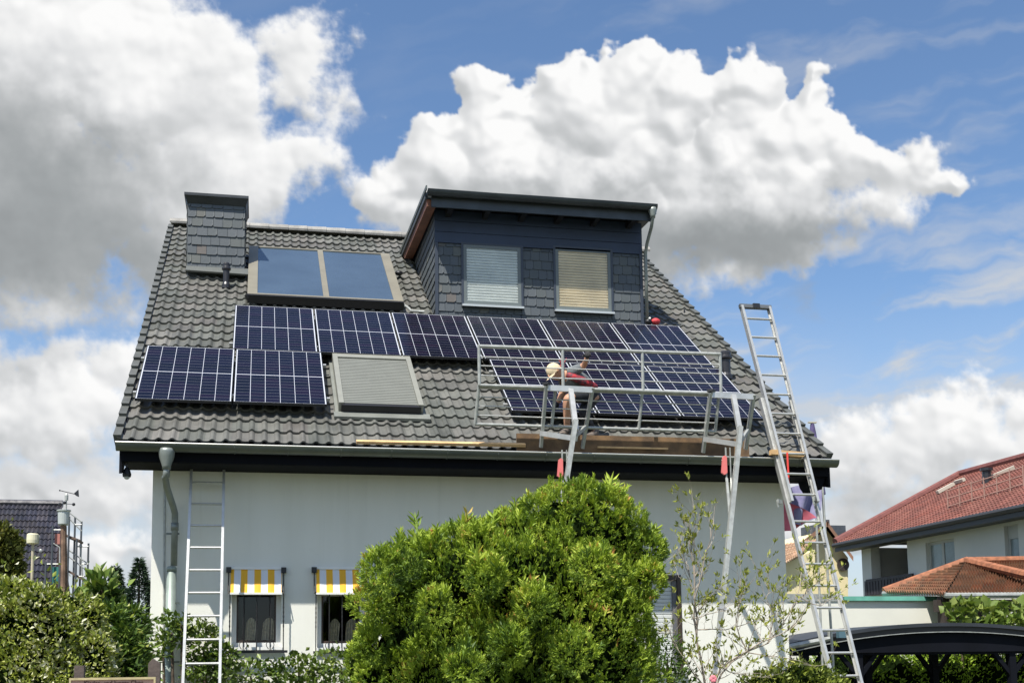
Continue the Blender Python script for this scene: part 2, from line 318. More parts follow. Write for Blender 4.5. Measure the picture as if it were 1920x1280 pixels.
# ------------------------------------------------------------------ mesh builder
def V3(a): return np.array([float(a[0]),float(a[1]),float(a[2])])
class MB:
    def __init__(s): s.v=[]; s.f=[]; s.m=[]; s.uv={}; s.mi=0; s.uvs=None
    def add(s, vs, fs):
        o=len(s.v); s.v+= [tuple(map(float,p)) for p in vs]
        for f in fs: s.f.append(tuple(i+o for i in f)); s.m.append(s.mi)
    def box(s, a, b):
        x0,y0,z0=np.minimum(a,b); x1,y1,z1=np.maximum(a,b)
        s.add([(x0,y0,z0),(x1,y0,z0),(x1,y1,z0),(x0,y1,z0),(x0,y0,z1),(x1,y0,z1),(x1,y1,z1),(x0,y1,z1)],
              [(0,3,2,1),(4,5,6,7),(0,1,5,4),(1,2,6,5),(2,3,7,6),(3,0,4,7)]); return s
    def hexa(s, p): # 4 bottom, 4 top
        s.add(p,[(0,3,2,1),(4,5,6,7),(0,1,5,4),(1,2,6,5),(2,3,7,6),(3,0,4,7)]); return s
    def prism(s, poly, ext):
        ext=V3(ext); n=len(poly); A=[V3(p) for p in poly]; s.add(A+[p+ext for p in A],[tuple(range(n))[::-1],tuple(range(n,2*n))]+[(i,(i+1)%n,(i+1)%n+n,i+n) for i in range(n)]); return s
    def bar(s, a, b, w, h, up=(0,0,1)):
        a=V3(a); b=V3(b); d=b-a; d=d/np.linalg.norm(d); up=V3(up)
        x=np.cross(d,up); 
        if np.linalg.norm(x)<1e-3: x=np.cross(d,V3((0,1,0)))
        x/=np.linalg.norm(x); y=np.cross(x,d); x=x*w/2; y=y*h/2
        return s.hexa([a-x-y,a+x-y,b+x-y,b-x-y,a-x+y,a+x+y,b+x+y,b-x+y])
    def tube(s, pts, r, n=8, cap=True):
        pts=[V3(p) for p in pts]; rs=r if hasattr(r,'__len__') else [r]*len(pts); vs=[]; fs=[]; k=len(pts)
        pu=None
        for i,p in enumerate(pts):
            d=(pts[min(i+1,k-1)]-pts[max(i-1,0)]); d=d/(np.linalg.norm(d)+1e-9)
            ref=V3((0,0,1)) if abs(d[2])<.9 else V3((0,1,0))
            x=np.cross(d,ref) if pu is None else pu-d*(pu@d); x/=np.linalg.norm(x)+1e-9; pu=x; y=np.cross(d,x)
            for j in range(n):
                t=2*math.pi*j/n; vs.append(p+rs[i]*(x*math.cos(t)+y*math.sin(t)))
        for i in range(k-1):
            for j in range(n): fs.append((i*n+j,i*n+(j+1)%n,(i+1)*n+(j+1)%n,(i+1)*n+j))
        if cap: fs.append(tuple(range(n))[::-1]); fs.append(tuple(range((k-1)*n,k*n)))
        s.add(vs,fs); return s
    def lathe(s, c, prof, n=20, axis=(0,0,1)):
        a=V3(axis); a/=np.linalg.norm(a); return s.tube([V3(c)+a*h for r,h in prof],[max(r,1e-4) for r,h in prof],n)
    def grid(s, P, close=False): # P[i][j]
        ni=len(P); nj=len(P[0]); s.add([p for r in P for p in r],[(i*nj+j,i*nj+j+1,(i+1)*nj+j+1,(i+1)*nj+j) for i in range(ni-1) for j in range(nj-1)]); return s
    def sphere(s,c,r,n=12,m=8,sq=(1,1,1)):
        c=V3(c); P=[[c+V3((r*sq[0]*math.sin(math.pi*i/m)*math.cos(2*math.pi*j/n),r*sq[1]*math.sin(math.pi*i/m)*math.sin(2*math.pi*j/n),r*sq[2]*math.cos(math.pi*i/m))) for j in range(n+1)] for i in range(m+1)]
        return s.grid(P)
    def build(s, name, mats, parent=None, local=False, smooth=False, uvfn=None, tint=None, loc=None):
        me=bpy.data.meshes.new(name)
        base=np.zeros(3) if (parent is None or local) else root_loc(parent)
        if parent is None and loc is not None: base=V3(loc)
        v=np.array(s.v)-base; me.from_pydata(v.tolist(),[],s.f)
        if not isinstance(mats,(list,tuple)): mats=[mats]
        for k in mats: me.materials.append(k)
        if len(mats)>1: me.polygons.foreach_set('material_index',s.m)
        if smooth: me.polygons.foreach_set('use_smooth',[True]*len(me.polygons))
        if uvfn:
            l=me.uv_layers.new(name='UVMap'); vi=np.zeros(len(me.loops),dtype=np.int32); me.loops.foreach_get('vertex_index',vi)
            uv=np.array([uvfn(p) for p in s.v]); l.data.foreach_set('uv',uv[vi].astype(np.float32).ravel())
        if tint is not None:
            at=me.attributes.new('tint','FLOAT','POINT'); at.data.foreach_set('value',np.array(tint,dtype=np.float32))
        me.update()
        o=bpy.data.objects.new(name,me); COL.objects.link(o)
        if parent is not None: o.parent=parent
        elif loc is not None: o.location=loc
        return o
ROOT={}
def root_loc(o):
    while o.parent is not None: o=o.parent
    return V3(o.location)
def tag(o,label,cat,group=None,kind=None):
    if label: o['label']=label
    if cat: o['category']=cat
    if group: o['group']=group
    if kind: o['kind']=kind
    return o
def thing(name,loc,label,cat,group=None):
    o=bpy.data.objects.new(name,None); COL.objects.link(o); o.location=tuple(map(float,loc)); o.empty_display_size=.2
    return tag(o,label,cat,group)
def smooth_angle(o): pass

# ------------------------------------------------------------------ ground
GZ=-.45
b=MB(); n=60; xs=[-400,-60]+list(np.linspace(-25,45,n))+[90,400]; ys=[-60,-25]+list(np.linspace(-18,40,n))+[90,600]
P=[[(x,y,GZ+.04*math.sin(x*1.3+y)*math.cos(y*.8)) for y in ys] for x in xs]
b.grid([r[::1] for r in P]); M_soil=mat('lawn_ground',(.075,.085,.035),.95,0,0,1.2,.5,12,col2=(.10,.10,.06))
o=b.build('ground',M_soil); o.data.flip_normals(); o['kind']='structure'
def grass(name,x0,x1,y0,y1,nb,h,z=GZ):
    P=np.stack([rng.uniform(x0,x1,nb),rng.uniform(y0,y1,nb),np.full(nb,z)],1); a=rng.uniform(0,6.28,nb); L=h*rng.uniform(.5,1.2,nb)
    w=np.stack([np.cos(a),np.sin(a),0*a],1)*.008; lean=np.stack([rng.normal(0,.3,nb),rng.normal(0,.3,nb),np.ones(nb)],1)*L[:,None]
    v=np.concatenate([P-w,P+w,P+lean],1).reshape(-1,3); f=np.arange(nb*3).reshape(-1,3)
    me=bpy.data.meshes.new(name); me.from_pydata(v.tolist(),[],f.tolist()); me.materials.append(mat('grass_blade',(.10,.19,.03),.6,0,.3,1.5))
    o=bpy.data.objects.new(name,me); COL.objects.link(o); return o
tag(grass('grass',-6,14,-12,-.3,16000,.09),'short green grass in front of the house','grass',kind='stuff')

# ------------------------------------------------------------------ main house
house=thing('main_house',(4.3,0,GZ),'white plastered house with grey tiled roof, slate dormer and chimney','house')
WX0,WX1=.231,8.30
def wall_front(x0,x1,z0,z1,Y,th,holes):
    b=MB(); xs=sorted({x0,x1,*[h[0] for h in holes],*[h[1] for h in holes]}); zs=sorted({z0,z1,*[h[2] for h in holes],*[h[3] for h in holes]})
    inside=lambda x,z: any(h[0]<x<h[1] and h[2]<z<h[3] for h in holes)
    S_=[[not inside((xs[i]+xs[i+1])/2,(zs[j]+zs[j+1])/2) for j in range(len(zs)-1)] for i in range(len(xs)-1)]
    for i in range(len(xs)-1):
        for j in range(len(zs)-1):
            if not S_[i][j]: continue
            a,c,d,e=xs[i],xs[i+1],zs[j],zs[j+1]
            b.add([(a,Y,d),(c,Y,d),(c,Y,e),(a,Y,e)],[(0,1,2,3)]); b.add([(a,Y+th,d),(c,Y+th,d),(c,Y+th,e),(a,Y+th,e)],[(3,2,1,0)])
            S2=lambda p,q_: 0<=p<len(xs)-1 and 0<=q_<len(zs)-1 and S_[p][q_]
            if not S2(i-1,j): b.add([(a,Y,d),(a,Y,e),(a,Y+th,e),(a,Y+th,d)],[(0,1,2,3)])
            if not S2(i+1,j): b.add([(c,Y,d),(c,Y,e),(c,Y+th,e),(c,Y+th,d)],[(3,2,1,0)])
            if not S2(i,j-1): b.add([(a,Y,d),(c,Y,d),(c,Y+th,d),(a,Y+th,d)],[(3,2,1,0)])
            if not S2(i,j+1): b.add([(a,Y,e),(c,Y,e),(c,Y+th,e),(a,Y+th,e)],[(0,1,2,3)])
    return b
def hole(x0,y0,x1,y1,Y=0): 
    a=aY(x0,y0,Y); c=aY(x1,y1,Y); return [a[0],c[0],c[2],a[2]]
H1=hole(435,1105,526,1212); H2=hole(595,1107,684,1213); H3=hole(1212,1080,1277,1258)
b=wall_front(WX0,WX1,GZ,4.3,0,.3,[H1,H2,H3])
zr=lambda Y: ZO+math.tan(PITCH)*Y-.30
RY=6.65
for X in (WX0,WX1-.3):
    b.prism([(X,.3,GZ),(X,.3,zr(.3)),(X,RY,zr(RY)),(X,2*RY-.3,zr(.3)),(X,2*RY-.3,GZ)],(.3,0,0))
b.box((WX0+.3,2*RY-.3,GZ),(WX1-.3,2*RY,zr(0)))
b.build('wall',M_wall,house)
# dark room behind the windows, so the panes look into something
b=MB(); b.add([(WX0+.31,3,GZ),(WX1-.31,3,GZ),(WX1-.31,3,3.8),(WX0+.31,3,3.8)],[(0,1,2,3)]); b.add([(WX0+.31,.31,3.2),(WX1-.31,.31,3.2),(WX1-.31,3,3.2),(WX0+.31,3,3.2)],[(0,1,2,3)])
b.build('inner_wall',mat('room',(.05,.05,.05),.9),house)

# roof tiles
UX0,UX1=-.13,8.72; VE,VR=-.76,8.27; TL=.30
roofo=None
def roof_tiles(u0,u1,v0,v1,off=-.205,du=.0149,phase=.031,per=.15,tl=.30,T=None,rolls=.026):
    b=MB(); us=np.arange(u0,u1+du*.5,du); us[-1]=u1
    t=((us-phase)/per+.5)%1-.5
    h=np.where(np.abs(t)<.24, rolls*np.cos(np.pi*t/.48)**.9, -.004*np.cos(np.pi*(np.abs(t)-.5)/.52))
    ends=[]
    v=v0; rows=int(round((v1-v0)/tl)); V=[];F=[]
    nu=len(us); T=T or (lambda u,v,w: rp(u,v,w))
    for r in range(rows):
        vb=v0+r*tl; vt=min(vb+tl+.07,v1); 
        jit=rng.normal(0,.0022,int((u1-u0)/.3)+3)
        ji=jit[np.clip(((us-u0)/.3).astype(int),0,len(jit)-1)]
        o=len(V)
        for (vv,base) in ((vb,.008),(vb,.034),(vb+.01,.036),(vb+tl*.5,.021),(vt,.0)):
            for i,u in enumerate(us): V.append((u,vv+ji[i]*(1.5 if base>0 else 0),off+base+h[i]+ji[i]))
        for k in range(4):
            for i in range(nu-1): F.append((o+k*nu+i,o+k*nu+i+1,o+(k+1)*nu+i+1,o+(k+1)*nu+i))
        # closing edges at both verges
    b.v=[tuple(T(*p)) for p in V]; b.f=F; b.m=[0]*len(F); b.raw=V
    return b
b=roof_tiles(UX0,UX1,VE,VR)
raw={p:(q[0],q[1]-VE) for p,q in zip(b.v,b.raw)}
roofo=b.build('roof',M_tile,house,uvfn=lambda p: raw[p])
# back slope
b=MB(); e1=rp(0,VR,-.13); b.add([(UX0,e1[1],e1[2]),(UX1,e1[1],e1[2]),(UX1,13.95,4.15),(UX0,13.95,4.15)],[(0,1,2,3)])
b.add([(UX0,e1[1],e1[2]-.12),(UX1,e1[1],e1[2]-.12),(UX1,13.95,4.03),(UX0,13.95,4.03)],[(3,2,1,0)])
b.build('rear_roof_slope',mat('rear_tile',(.15,.145,.12),.6,0,.2,6),house)
# underlay of the front slope
b=MB(); b.hexa([rp(UX0+.03,VE+.05,-.31),rp(UX1-.03,VE+.05,-.31),rp(UX1-.03,VR,-.31),rp(UX0+.03,VR,-.31),rp(UX0+.03,VE+.05,-.225),rp(UX1-.03,VE+.05,-.225),rp(UX1-.03,VR-.03,-.225),rp(UX0+.03,VR-.03,-.225)])
b.build('roof_deck',M_dark,house)
# ridge caps
b=MB(); L=.40; k=0; x=UX0-.02
while x<UX1:
    c=rp(0,VR,-.165); r0,r1=.115,.125; P=[]
    for (xx,rr) in ((x,r0),(x+L*.9,r1),(x+L*.9,r1-.02)):
        P.append([(xx,c[1]+rr*1.15*math.cos(a),c[2]+.005+rr*math.sin(a)*.8) for a in np.linspace(-.35,math.pi+.35,11)])
    b.grid([r_[::-1] for r_ in P]); x+=L*.87
b.build('ridge_cap',mat('ridge_tile',(.27,.26,.24),.6,0,.25,5,.3),roofo)
# verge tiles (edge strips following each row)
for side,X in ((-1,UX0),(1,UX1)):
    b=MB()
    for r in range(30):
        v=VE+r*TL; a0=rp(X,v,-.185+.058); a1=rp(X,min(v+TL+.03,VR),-.185+.018)
        b.hexa([rp(X-.02,v,-.31),rp(X+.02,v,-.31),rp(X+.02,v+TL,-.31),rp(X-.02,v+TL,-.31),a0-[.045,0,0],a0+[.045,0,0],a1+[.045,0,0],a1-[.045,0,0]])
    b.build('verge_tile',mat('verge',(.085,.09,.085),.6,0,.25,4),roofo)
# barge boards
for X in (UX0+.04,UX1-.08):
    b=MB(); z0=lambda Y: ZO+math.tan(PITCH)*Y-.33
    b.prism([(X,-.60,z0(-.6)+.10),(X,-.60,z0(-.6)-.24),(X,-.42,z0(-.6)-.20),(X,.3,z0(.3)-.12),(X,RY,z0(RY)-.12),(X,RY,z0(RY)+.06)],(.03,0,0)); b.build('barge_board',M_dark,house)
b=MB(); a=aY(1524,876,-.55); c=aY(1552,878,-.55); d=aY(1541,917,-.55); e=aY(1533,905,-.55); b.prism([a,e,d,c],(0,.5,0)); b.build('purlin_end',M_dark,house)
# fascia and soffit
b=MB(); b.box((UX0+.07,-.60,3.905),(UX1-.08,-.575,4.12)); b.build('fascia',M_dark,house)
b=MB(); b.box((UX0+.07,-.575,3.90),(UX1-.08,-.002,3.925)); b.build('soffit',M_dark,house)
# gutter
b=MB()
def gutter(b,x0,x1,Yc,zt,r,rf=0.01):
    P=[]
    for X in (x0,x1): P.append([(X,Yc+r*math.cos(a),zt+r*math.sin(a)) for a in np.linspace(math.pi,2*math.pi,13)])
    b.grid(P); P=[]
    for X in (x0,x1): P.append([(X,Yc+(r-.006)*math.cos(a),zt+(r-.006)*math.sin(a)) for a in np.linspace(math.pi,2*math.pi,13)])
    b.grid([p[::-1] for p in P])
    for X in (x0,x1): b.prism([(X,Yc+(r)*math.cos(a),zt+r*math.sin(a)) for a in np.linspace(math.pi,2*math.pi,13)],(.004,0,0))
b2=MB()
gutter(b,-.115,8.70,-.715,4.085,.085); b2.tube([(-.115,-.80,4.088),(8.70,-.80,4.088)],.0105,8)
gut=b.build('gutter',M_zinc,house,smooth=True)
b2.build('gutter_bead',mat('bead',(.62,.62,.58),.35,.6),gut)
for px in (440,540,640,735,840,935,1025,1115,1205,1293,1380,1500):
    X=aY(px,845,-.8)[0]; b=MB(); b.tube([(X,-.715-.089,4.09)]+[(X,-.715+.0895*math.cos(a),4.085+.0895*math.sin(a)) for a in np.linspace(math.pi,2*math.pi,9)],.006,5); b.build('gutter_bracket',M_zinc,gut)
# downpipe
b=MB(); c=aY(313,832,-.72); gx=c[0]
b.lathe((gx,-.72,3.80),[(.048,0),(.05,.04),(.085,.14),(.092,.20),(.092,.235)],16)
e0=(gx,-.72,3.72); p1=aY(310,905,-.60); p2=aY(328,962,-.14)
b.tube([(gx,-.72,3.84),e0,tuple(p1+[0,-.05,.06]),tuple(p1+[.015,.05,-.05]),tuple(p2+[-.02,-.06,.08]),tuple(p2),(p2[0],-.12,p2[2]-.12),(aY(326,1060,-.12)[0],-.12,aY(326,1060,-.12)[2])],.039,14)
b.lathe((p2[0],-.12,p2[2]-.2),[(.045,0),(.045,.09)],14)
dp=b.build('downpipe',mat('pipe_zinc',(.24,.265,.25),.45,.4,.2,3),house,smooth=True)
b=MB(); q1=aY(322,1058,-.12); q2=aY(315,1285,-.12); b.lathe((q1[0],-.12,q1[2]-.02),[(.045,0),(.058,-.02),(.06,-.06)],16); b.tube([(q1[0],-.12,q1[2]-.05),(q2[0],-.12,GZ)],.056,16); b.build('standpipe',mat('green_zinc',(.26,.31,.28),.5,.3,.2,3),dp,smooth=True)
b=MB(); 
for yy in (1000,1130,1240):
    b=MB(); c=aY(324,yy,-.12); b.bar((c[0]-.075,-.12,c[2]),(c[0]+.075,-.12,c[2]),.03,.02); b.bar((c[0],-.12,c[2]),(c[0],0,c[2]),.02,.02); b.build('pipe_clamp',M_zinc,dp)
b=MB(); b.tube([aY(309,905,-.01),aY(306,1285,-.01)],.011,6); b.build('lightning_cable',M_galv,house)
# eave lamp
b=MB(); c=aY(238,884,-.5); b.lathe(c,[(.045,-.06),(.05,-.03),(.035,.02),(.02,.05)],12); b.bar(c+[0,0,.04],c+[0,0,.09],.02,.02); lm=b.build('eave_lamp',M_black,house)
b=MB(); b.sphere(c-[0,0,.055],.036,10,6); b.build('lamp_glass',mat('lampglass',(.5,.52,.52),.15),lm)

# ground-floor windows
def gwindow(Hh,px0):
    x0,x1,z0,z1=Hh; fr=MB(); Y=.10; t=.055
    fr.box((x0,Y,z0),(x0+t,Y+.06,z1)); fr.box((x1-t,Y,z0),(x1,Y+.06,z1)); fr.box((x0+t,Y,z0),(x1-t,Y+.06,z0+t)); fr.box((x0+t,Y,z1-t),(x1-t,Y+.06,z1))
    w=fr.build('window',M_white,house)
    b=MB(); 
    for (a,c) in ((x0+t,x1-t),):
        b.box((a,Y+.01,z0+t),(a+.022,Y+.05,z1-t)); b.box((c-.022,Y+.01,z0+t),(c,Y+.05,z1-t)); b.box((a+.022,Y+.01,z0+t),(c-.022,Y+.05,z0+t+.03))
    b.build('sash',mat('brown_sash',(.05,.03,.022),.5),w)
    b=MB(); b.add([(x0+t,Y+.03,z0+t),(x1-t,Y+.03,z0+t),(x1-t,Y+.03,z1-t),(x0+t,Y+.03,z1-t)],[(0,1,2,3)]); b.build('pane',M_glass,w)
    for (a,c) in ((x0+.17,x0+.29),(x0+.37,x0+.52)):
        P=[]; zt=z0+.36
        for k in range(15):
            f=k/14; X=a+(c-a)*f; P.append([(X-.02,Y+.16+.018*math.sin(k*2.2),z0+.05),(X,Y+.16+.018*math.sin(k*2.2),zt-.06*(2*f-1)**2)])
        b=MB(); b.grid(P); b.build('curtain',mat('lace',(.62,.55,.40),.9,0,.3,30),w)
    b=MB(); b.box((x0-.02,-.05,z0-.035),(x1+.02,.10,z0)); b.build('sill',M_white,w)
    # wrought-iron grille
    b=MB(); Yg=-.10; xa,xb=x0-.02,x1+.03; zt=z1-.02; zb=z0-.055
    for i,f in enumerate((0,.255,.5,.755,1)):
        X=xa+(xb-xa)*f
        if i in (0,2,4):
            n=26; pts=[(X,Yg,zb+(zt-zb)*k/n) for k in range(n+1)]; rr=[.0065+.0028*(k%2)*(1 if n*.35<k<n*.8 else 0) for k in range(n+1)]; b.tube(pts,rr,6)
        else: b.tube([(X,Yg,zb),(X,Yg,zt)],.0065,6)
        if i in (1,3):
            for sgn in (-1,1):
                pts=[(X+sgn*(.018+.03*math.sin(a)*.9),Yg,zb+.03+.10*a/3.1) for a in np.linspace(0,3.1,9)]; b.tube(pts,.0045,5)
    b.bar((xa-.03,Yg,zb),(xb+.05,Yg,zb),.022,.03); b.bar((xa,Yg,zt),(xb,Yg,zt),.015,.012)
    for X in (xa,xb): b.bar((X,Yg,zb),(X,0,zb),.012,.012); b.bar((X,Yg,zt),(X,0,zt),.012,.012)
    b.build('grille',M_black,w)
    # awning
    return w
gwindow(H1,0); gwindow(H2,160)
def awning(x0,x1,zt,zb,label):
    Yt,Yb=-.03,-.145
    r=thing('window_awning',((x0+x1)/2,-.03,zt),label,'awning','striped awnings over the ground-floor windows')
    b=MB(); P=[]
    for k in range(25):
        X=x0+(x1-x0)*k/24; P.append([(X,Yt+(Yb-Yt)*f-.004*math.sin(f*3.1)-.003*math.sin(k*1.1),zt+(zb-zt)*f) for f in np.linspace(0,1,7)])
    b.grid(P); b.grid([[ (p[0],p[1]+.003,p[2]) for p in row][::-1] for row in P]); b.build('cloth',M_awn,r,uvfn=lambda p:(p[0]-x0,p[2]))
    b=MB(); b.bar((x0-.005,Yb,zb),(x1+.005,Yb,zb),.022,.022); b.build('front_bar',M_white,r)
    b=MB(); b.bar((x0,-.03,zt+.01),(x1,-.03,zt+.01),.04,.03); b.build('roller',M_white,r)
    for X in (x0-.025,x1+.025):
        b=MB(); b.box((X-.03,-.075,zt-.045),(X+.03,0,zt+.02)); b.tube([(X,-.06,zt-.03),(X,-.09,zt-.2),(X,Yb,zb)],.007,6); b.build('bracket',M_black,r)
for (px,L) in ((433,'yellow and white striped awning over the window nearer the leaning ladder'),(593,'yellow and white striped awning over the window partly behind the conifer hedge')):
    a=aY(px,1066,-.03); c=aY(px+95,1066,-.03); z=aY(px,1112,-.145)[2]
    awning(a[0],c[0],a[2],z,L)
# roller-shutter window
x0,x1,z0,z1=H3; b=MB()
b.box((x0,-.012,z1-.045),(x1+.03,.08,z1+.02)); b.box((x1-.02,-.010,z0),(x1+.03,.08,z1-.045)); b.box((x0-.03,-.010,z0),(x0+.02,.08,z1-.045))
w=b.build('shutter_window',mat('brown_frame',(.045,.03,.022),.5),house)
b=MB(); z=z0+.03
while z<z1-.1:
    b.prism([(x0+.02,.06,z),(x0+.02,.052,z+.008),(x0+.02,.052,z+.042),(x0+.02,.06,z+.048)],(x1-x0-.10,0,0)); z+=.05
b.box((x0+.02,.055,z),(x1-.08,.075,z1-.045)); b.build('shutter',mat('shutter_grey',(.60,.62,.60),.5),w)
b=MB(); b.box((x1-.08,.02,z0),(x1-.02,.07,z1-.05)); b.build('guide_rail',mat('rail_grey',(.12,.12,.13),.5),w)
b=MB(); b.box((x0-.05,-.06,z0-.03),(x1+.06,.08,z0)); b.build('sill',M_white,w)

# slate shingle cladding
def shingles(b,tint,O,U,Vv,Nn,w,h,sw=.17,sh=.185,keep=None,start=0):
    O=V3(O);U=V3(U);Vv=V3(Vv);Nn=V3(Nn); rows=int(h/sh)+1
    for r in range(rows):
        x=-(r%2)*sw*.5-rng.uniform(0,.03)
        while x<w:
            ww=sw*rng.uniform(.88,1.12); a=max(x,0)+.0025; c=min(x+ww,w)-.0025
            if c-a>.02:
                y0=r*sh+rng.normal(0,.003); y1=min((r+1)*sh+.03,h)
                if y1>y0+.02 and (keep is None or keep((a+c)/2,(y0+y1)/2)):
                    lift=.018+rng.uniform(0,.005); cut=.03 if rng.random()<.75 else .0; t=rng.random()
                    pts=[(a,y0,lift),(c-cut,y0,lift),(c,y0+cut*.9,lift),(c,y1,.004),(a,y1,.004)]
                    top=[O+U*p[0]+Vv*p[1]+Nn*(p[2]) for p in pts]; bot=[O+U*p[0]+Vv*p[1]+Nn*(p[2]-.008) for p in pts]
                    b.add(top+bot,[(0,1,2,3,4),(9,8,7,6,5)]+[(i+5,(i+1)%5+5,(i+1)%5,i) for i in range(5)]); tint+= [t]*10
            x+=ww
# chimney
cx0,cx1=.30,1.205; cy0,cy1=4.45,5.15; czt=9.10; czb=7.3
b=MB(); b.box((cx0,cy0,czb),(cx1,cy1,czt)); ch=b.build('chimney',M_slate,house,tint=[.1]*8)
b=MB(); tn=[]
zb0=aY(352,508,4.45)[2]-.02
shingles(b,tn,(cx0,cy0,zb0),(1,0,0),(0,0,1),(0,-1,0),cx1-cx0,czt-zb0-.05,.155,.155)
shingles(b,tn,(cx1,cy0,zb0),(0,1,0),(0,0,1),(1,0,0),cy1-cy0,czt-zb0-.05,.155,.155)
shingles(b,tn,(cx0,cy1,zb0),(0,-1,0),(0,0,1),(-1,0,0),cy1-cy0,czt-zb0-.05,.155,.155)
b.build('slate_cladding',M_slate,ch,tint=tn)
b=MB(); e=.045
b.hexa([(cx0-.012,cy0-.02,czt-.10),(cx1+.012,cy0-.02,czt-.10),(cx1+.012,cy1+.02,czt-.10),(cx0-.012,cy1+.02,czt-.10),(cx0-e,cy0-e-.05,czt),(cx1+e,cy0-e-.05,czt),(cx1+e,cy1+e,czt),(cx0-e,cy1+e,czt)])
b.mi=0
for s_ in (0,): b.box((cx0-.055,cy0-.11,czt),(cx1+.055,cy1+.06,czt+.045))
b.v=b.v; b.build('chimney_hood',mat('hood',(.045,.050,.055),.45,.3,.2,4),ch)
b=MB(); b.lathe(((cx0+cx1)/2+.02,cy0+.16,czt+.045),[(.10,0),(.10,.02),(.075,.06),(.02,.075)],16); b.build('chimney_cowl',M_rubber,ch)
b=MB(); f0=rp(0,5.5,-.08); q0=aR(352,507,-.07); q1=aR(462,515,-.07); b.hexa([q0+[-.04,0,-.02],q1+[.04,0,-.02],q1+[.04,.25,.14],q0+[-.04,.25,.14],q0+[-.03,-.03,.0],q1+[.03,-.03,.0],q1+[.03,.2,.17],q0+[-.03,.2,.17]])
b.build('flashing',mat('flash',(.13,.14,.135),.5,.4),ch)
# vents
def vent(px,py,h,r,name='vent_pipe',capr=1.35):
    c=aR(px,py,-.12); b=MB(); b.lathe(c-[0,0,.08],[(r*1.3,0),(r*1.25,.06),(r*.95,.10),(r*.95,h*.72)],16); b.lathe(c-[0,0,.08],[(r*1.02,h*.70),(r*capr,h*.74),(r*capr,h*.80),(r*1.1,h*.84),(r*1.1,h*.95),(r*.8,h)],16)
    o=b.build(name,M_rubber,roofo,smooth=False); return o
vent(424,532,.42,.052); vent(1361,702,.43,.075)
vent(1283,578,.02,.01)
b=MB(); c=aR(748,512,-.09); b.sphere(c,.07,12,8,(1,.8,.6)); b.build('roof_vent',M_rubber,roofo)

# dormer
DX0,DX1,DY=4.145,7.525,3.2
zf=lambda Y: ZO+math.tan(PITCH)*Y-.15
dzt=8.74; dzb=8.92   # underside of the dormer roof at front, back
roofd=lambda Y: 8.66+ (Y-2.75)*.045
b=MB(); b.prism([(DX0,DY,6.6),(DX0,DY,roofd(DY)-.02),(DX0,5.8,roofd(5.8)-.02),(DX0,5.8,8.2)],(DX1-DX0,0,0))
dorm=b.build('dormer',M_navy,house)
WN=[(868,459,977,577),(1040,465,1146,587)]
wins=[]
for (xa,ya,xb,yb) in WN: 
    a=aY(xa,ya,DY); c=aY(xb,yb,DY); wins.append((a[0],c[0],c[2]+.01,a[2]))
b=MB(); tn=[]
zb0=6.72; zcl=aY(815,455,DY)[2]
def kp(x,z):
    X=DX0+x; Z=zb0+z
    return not any(w_[0]-.02<X<w_[1]+.02 and w_[2]-.05<Z<w_[3]+.02 for w_ in wins)
segs=[(DX0,wins[0][0]-.01),(wins[0][1]+.01,wins[1][0]-.01),(wins[1][1]+.01,DX1)]
for (a,c) in segs: shingles(b,tn,(a,DY,zb0),(1,0,0),(0,0,1),(0,-1,0),c-a,zcl-zb0,.145,.15)
for w_ in wins: shingles(b,tn,(w_[0]-.01,DY,zb0),(1,0,0),(0,0,1),(0,-1,0),w_[1]-w_[0]+.02,w_[2]-.05-zb0,.145,.15)
keepL=lambda s_,z: zb0-.2+z>zf(DY+ s_)-.3 
# left cheek
shingles(b,tn,(DX0,5.8,zb0),(0,-1,0),(0,0,1),(-1,0,0),5.8-DY,roofd(DY)-zb0-.03,.145,.15,keep=lambda s_,z: zb0+z>zf(5.8-s_)-.1)
shingles(b,tn,(DX1,DY,zb0),(0,1,0),(0,0,1),(1,0,0),5.8-DY,roofd(DY)-zb0-.03,.145,.15,keep=lambda s_,z: zb0+z>zf(DY+s_)-.1)
b.build('slate_cladding',M_slate,dorm,tint=tn)
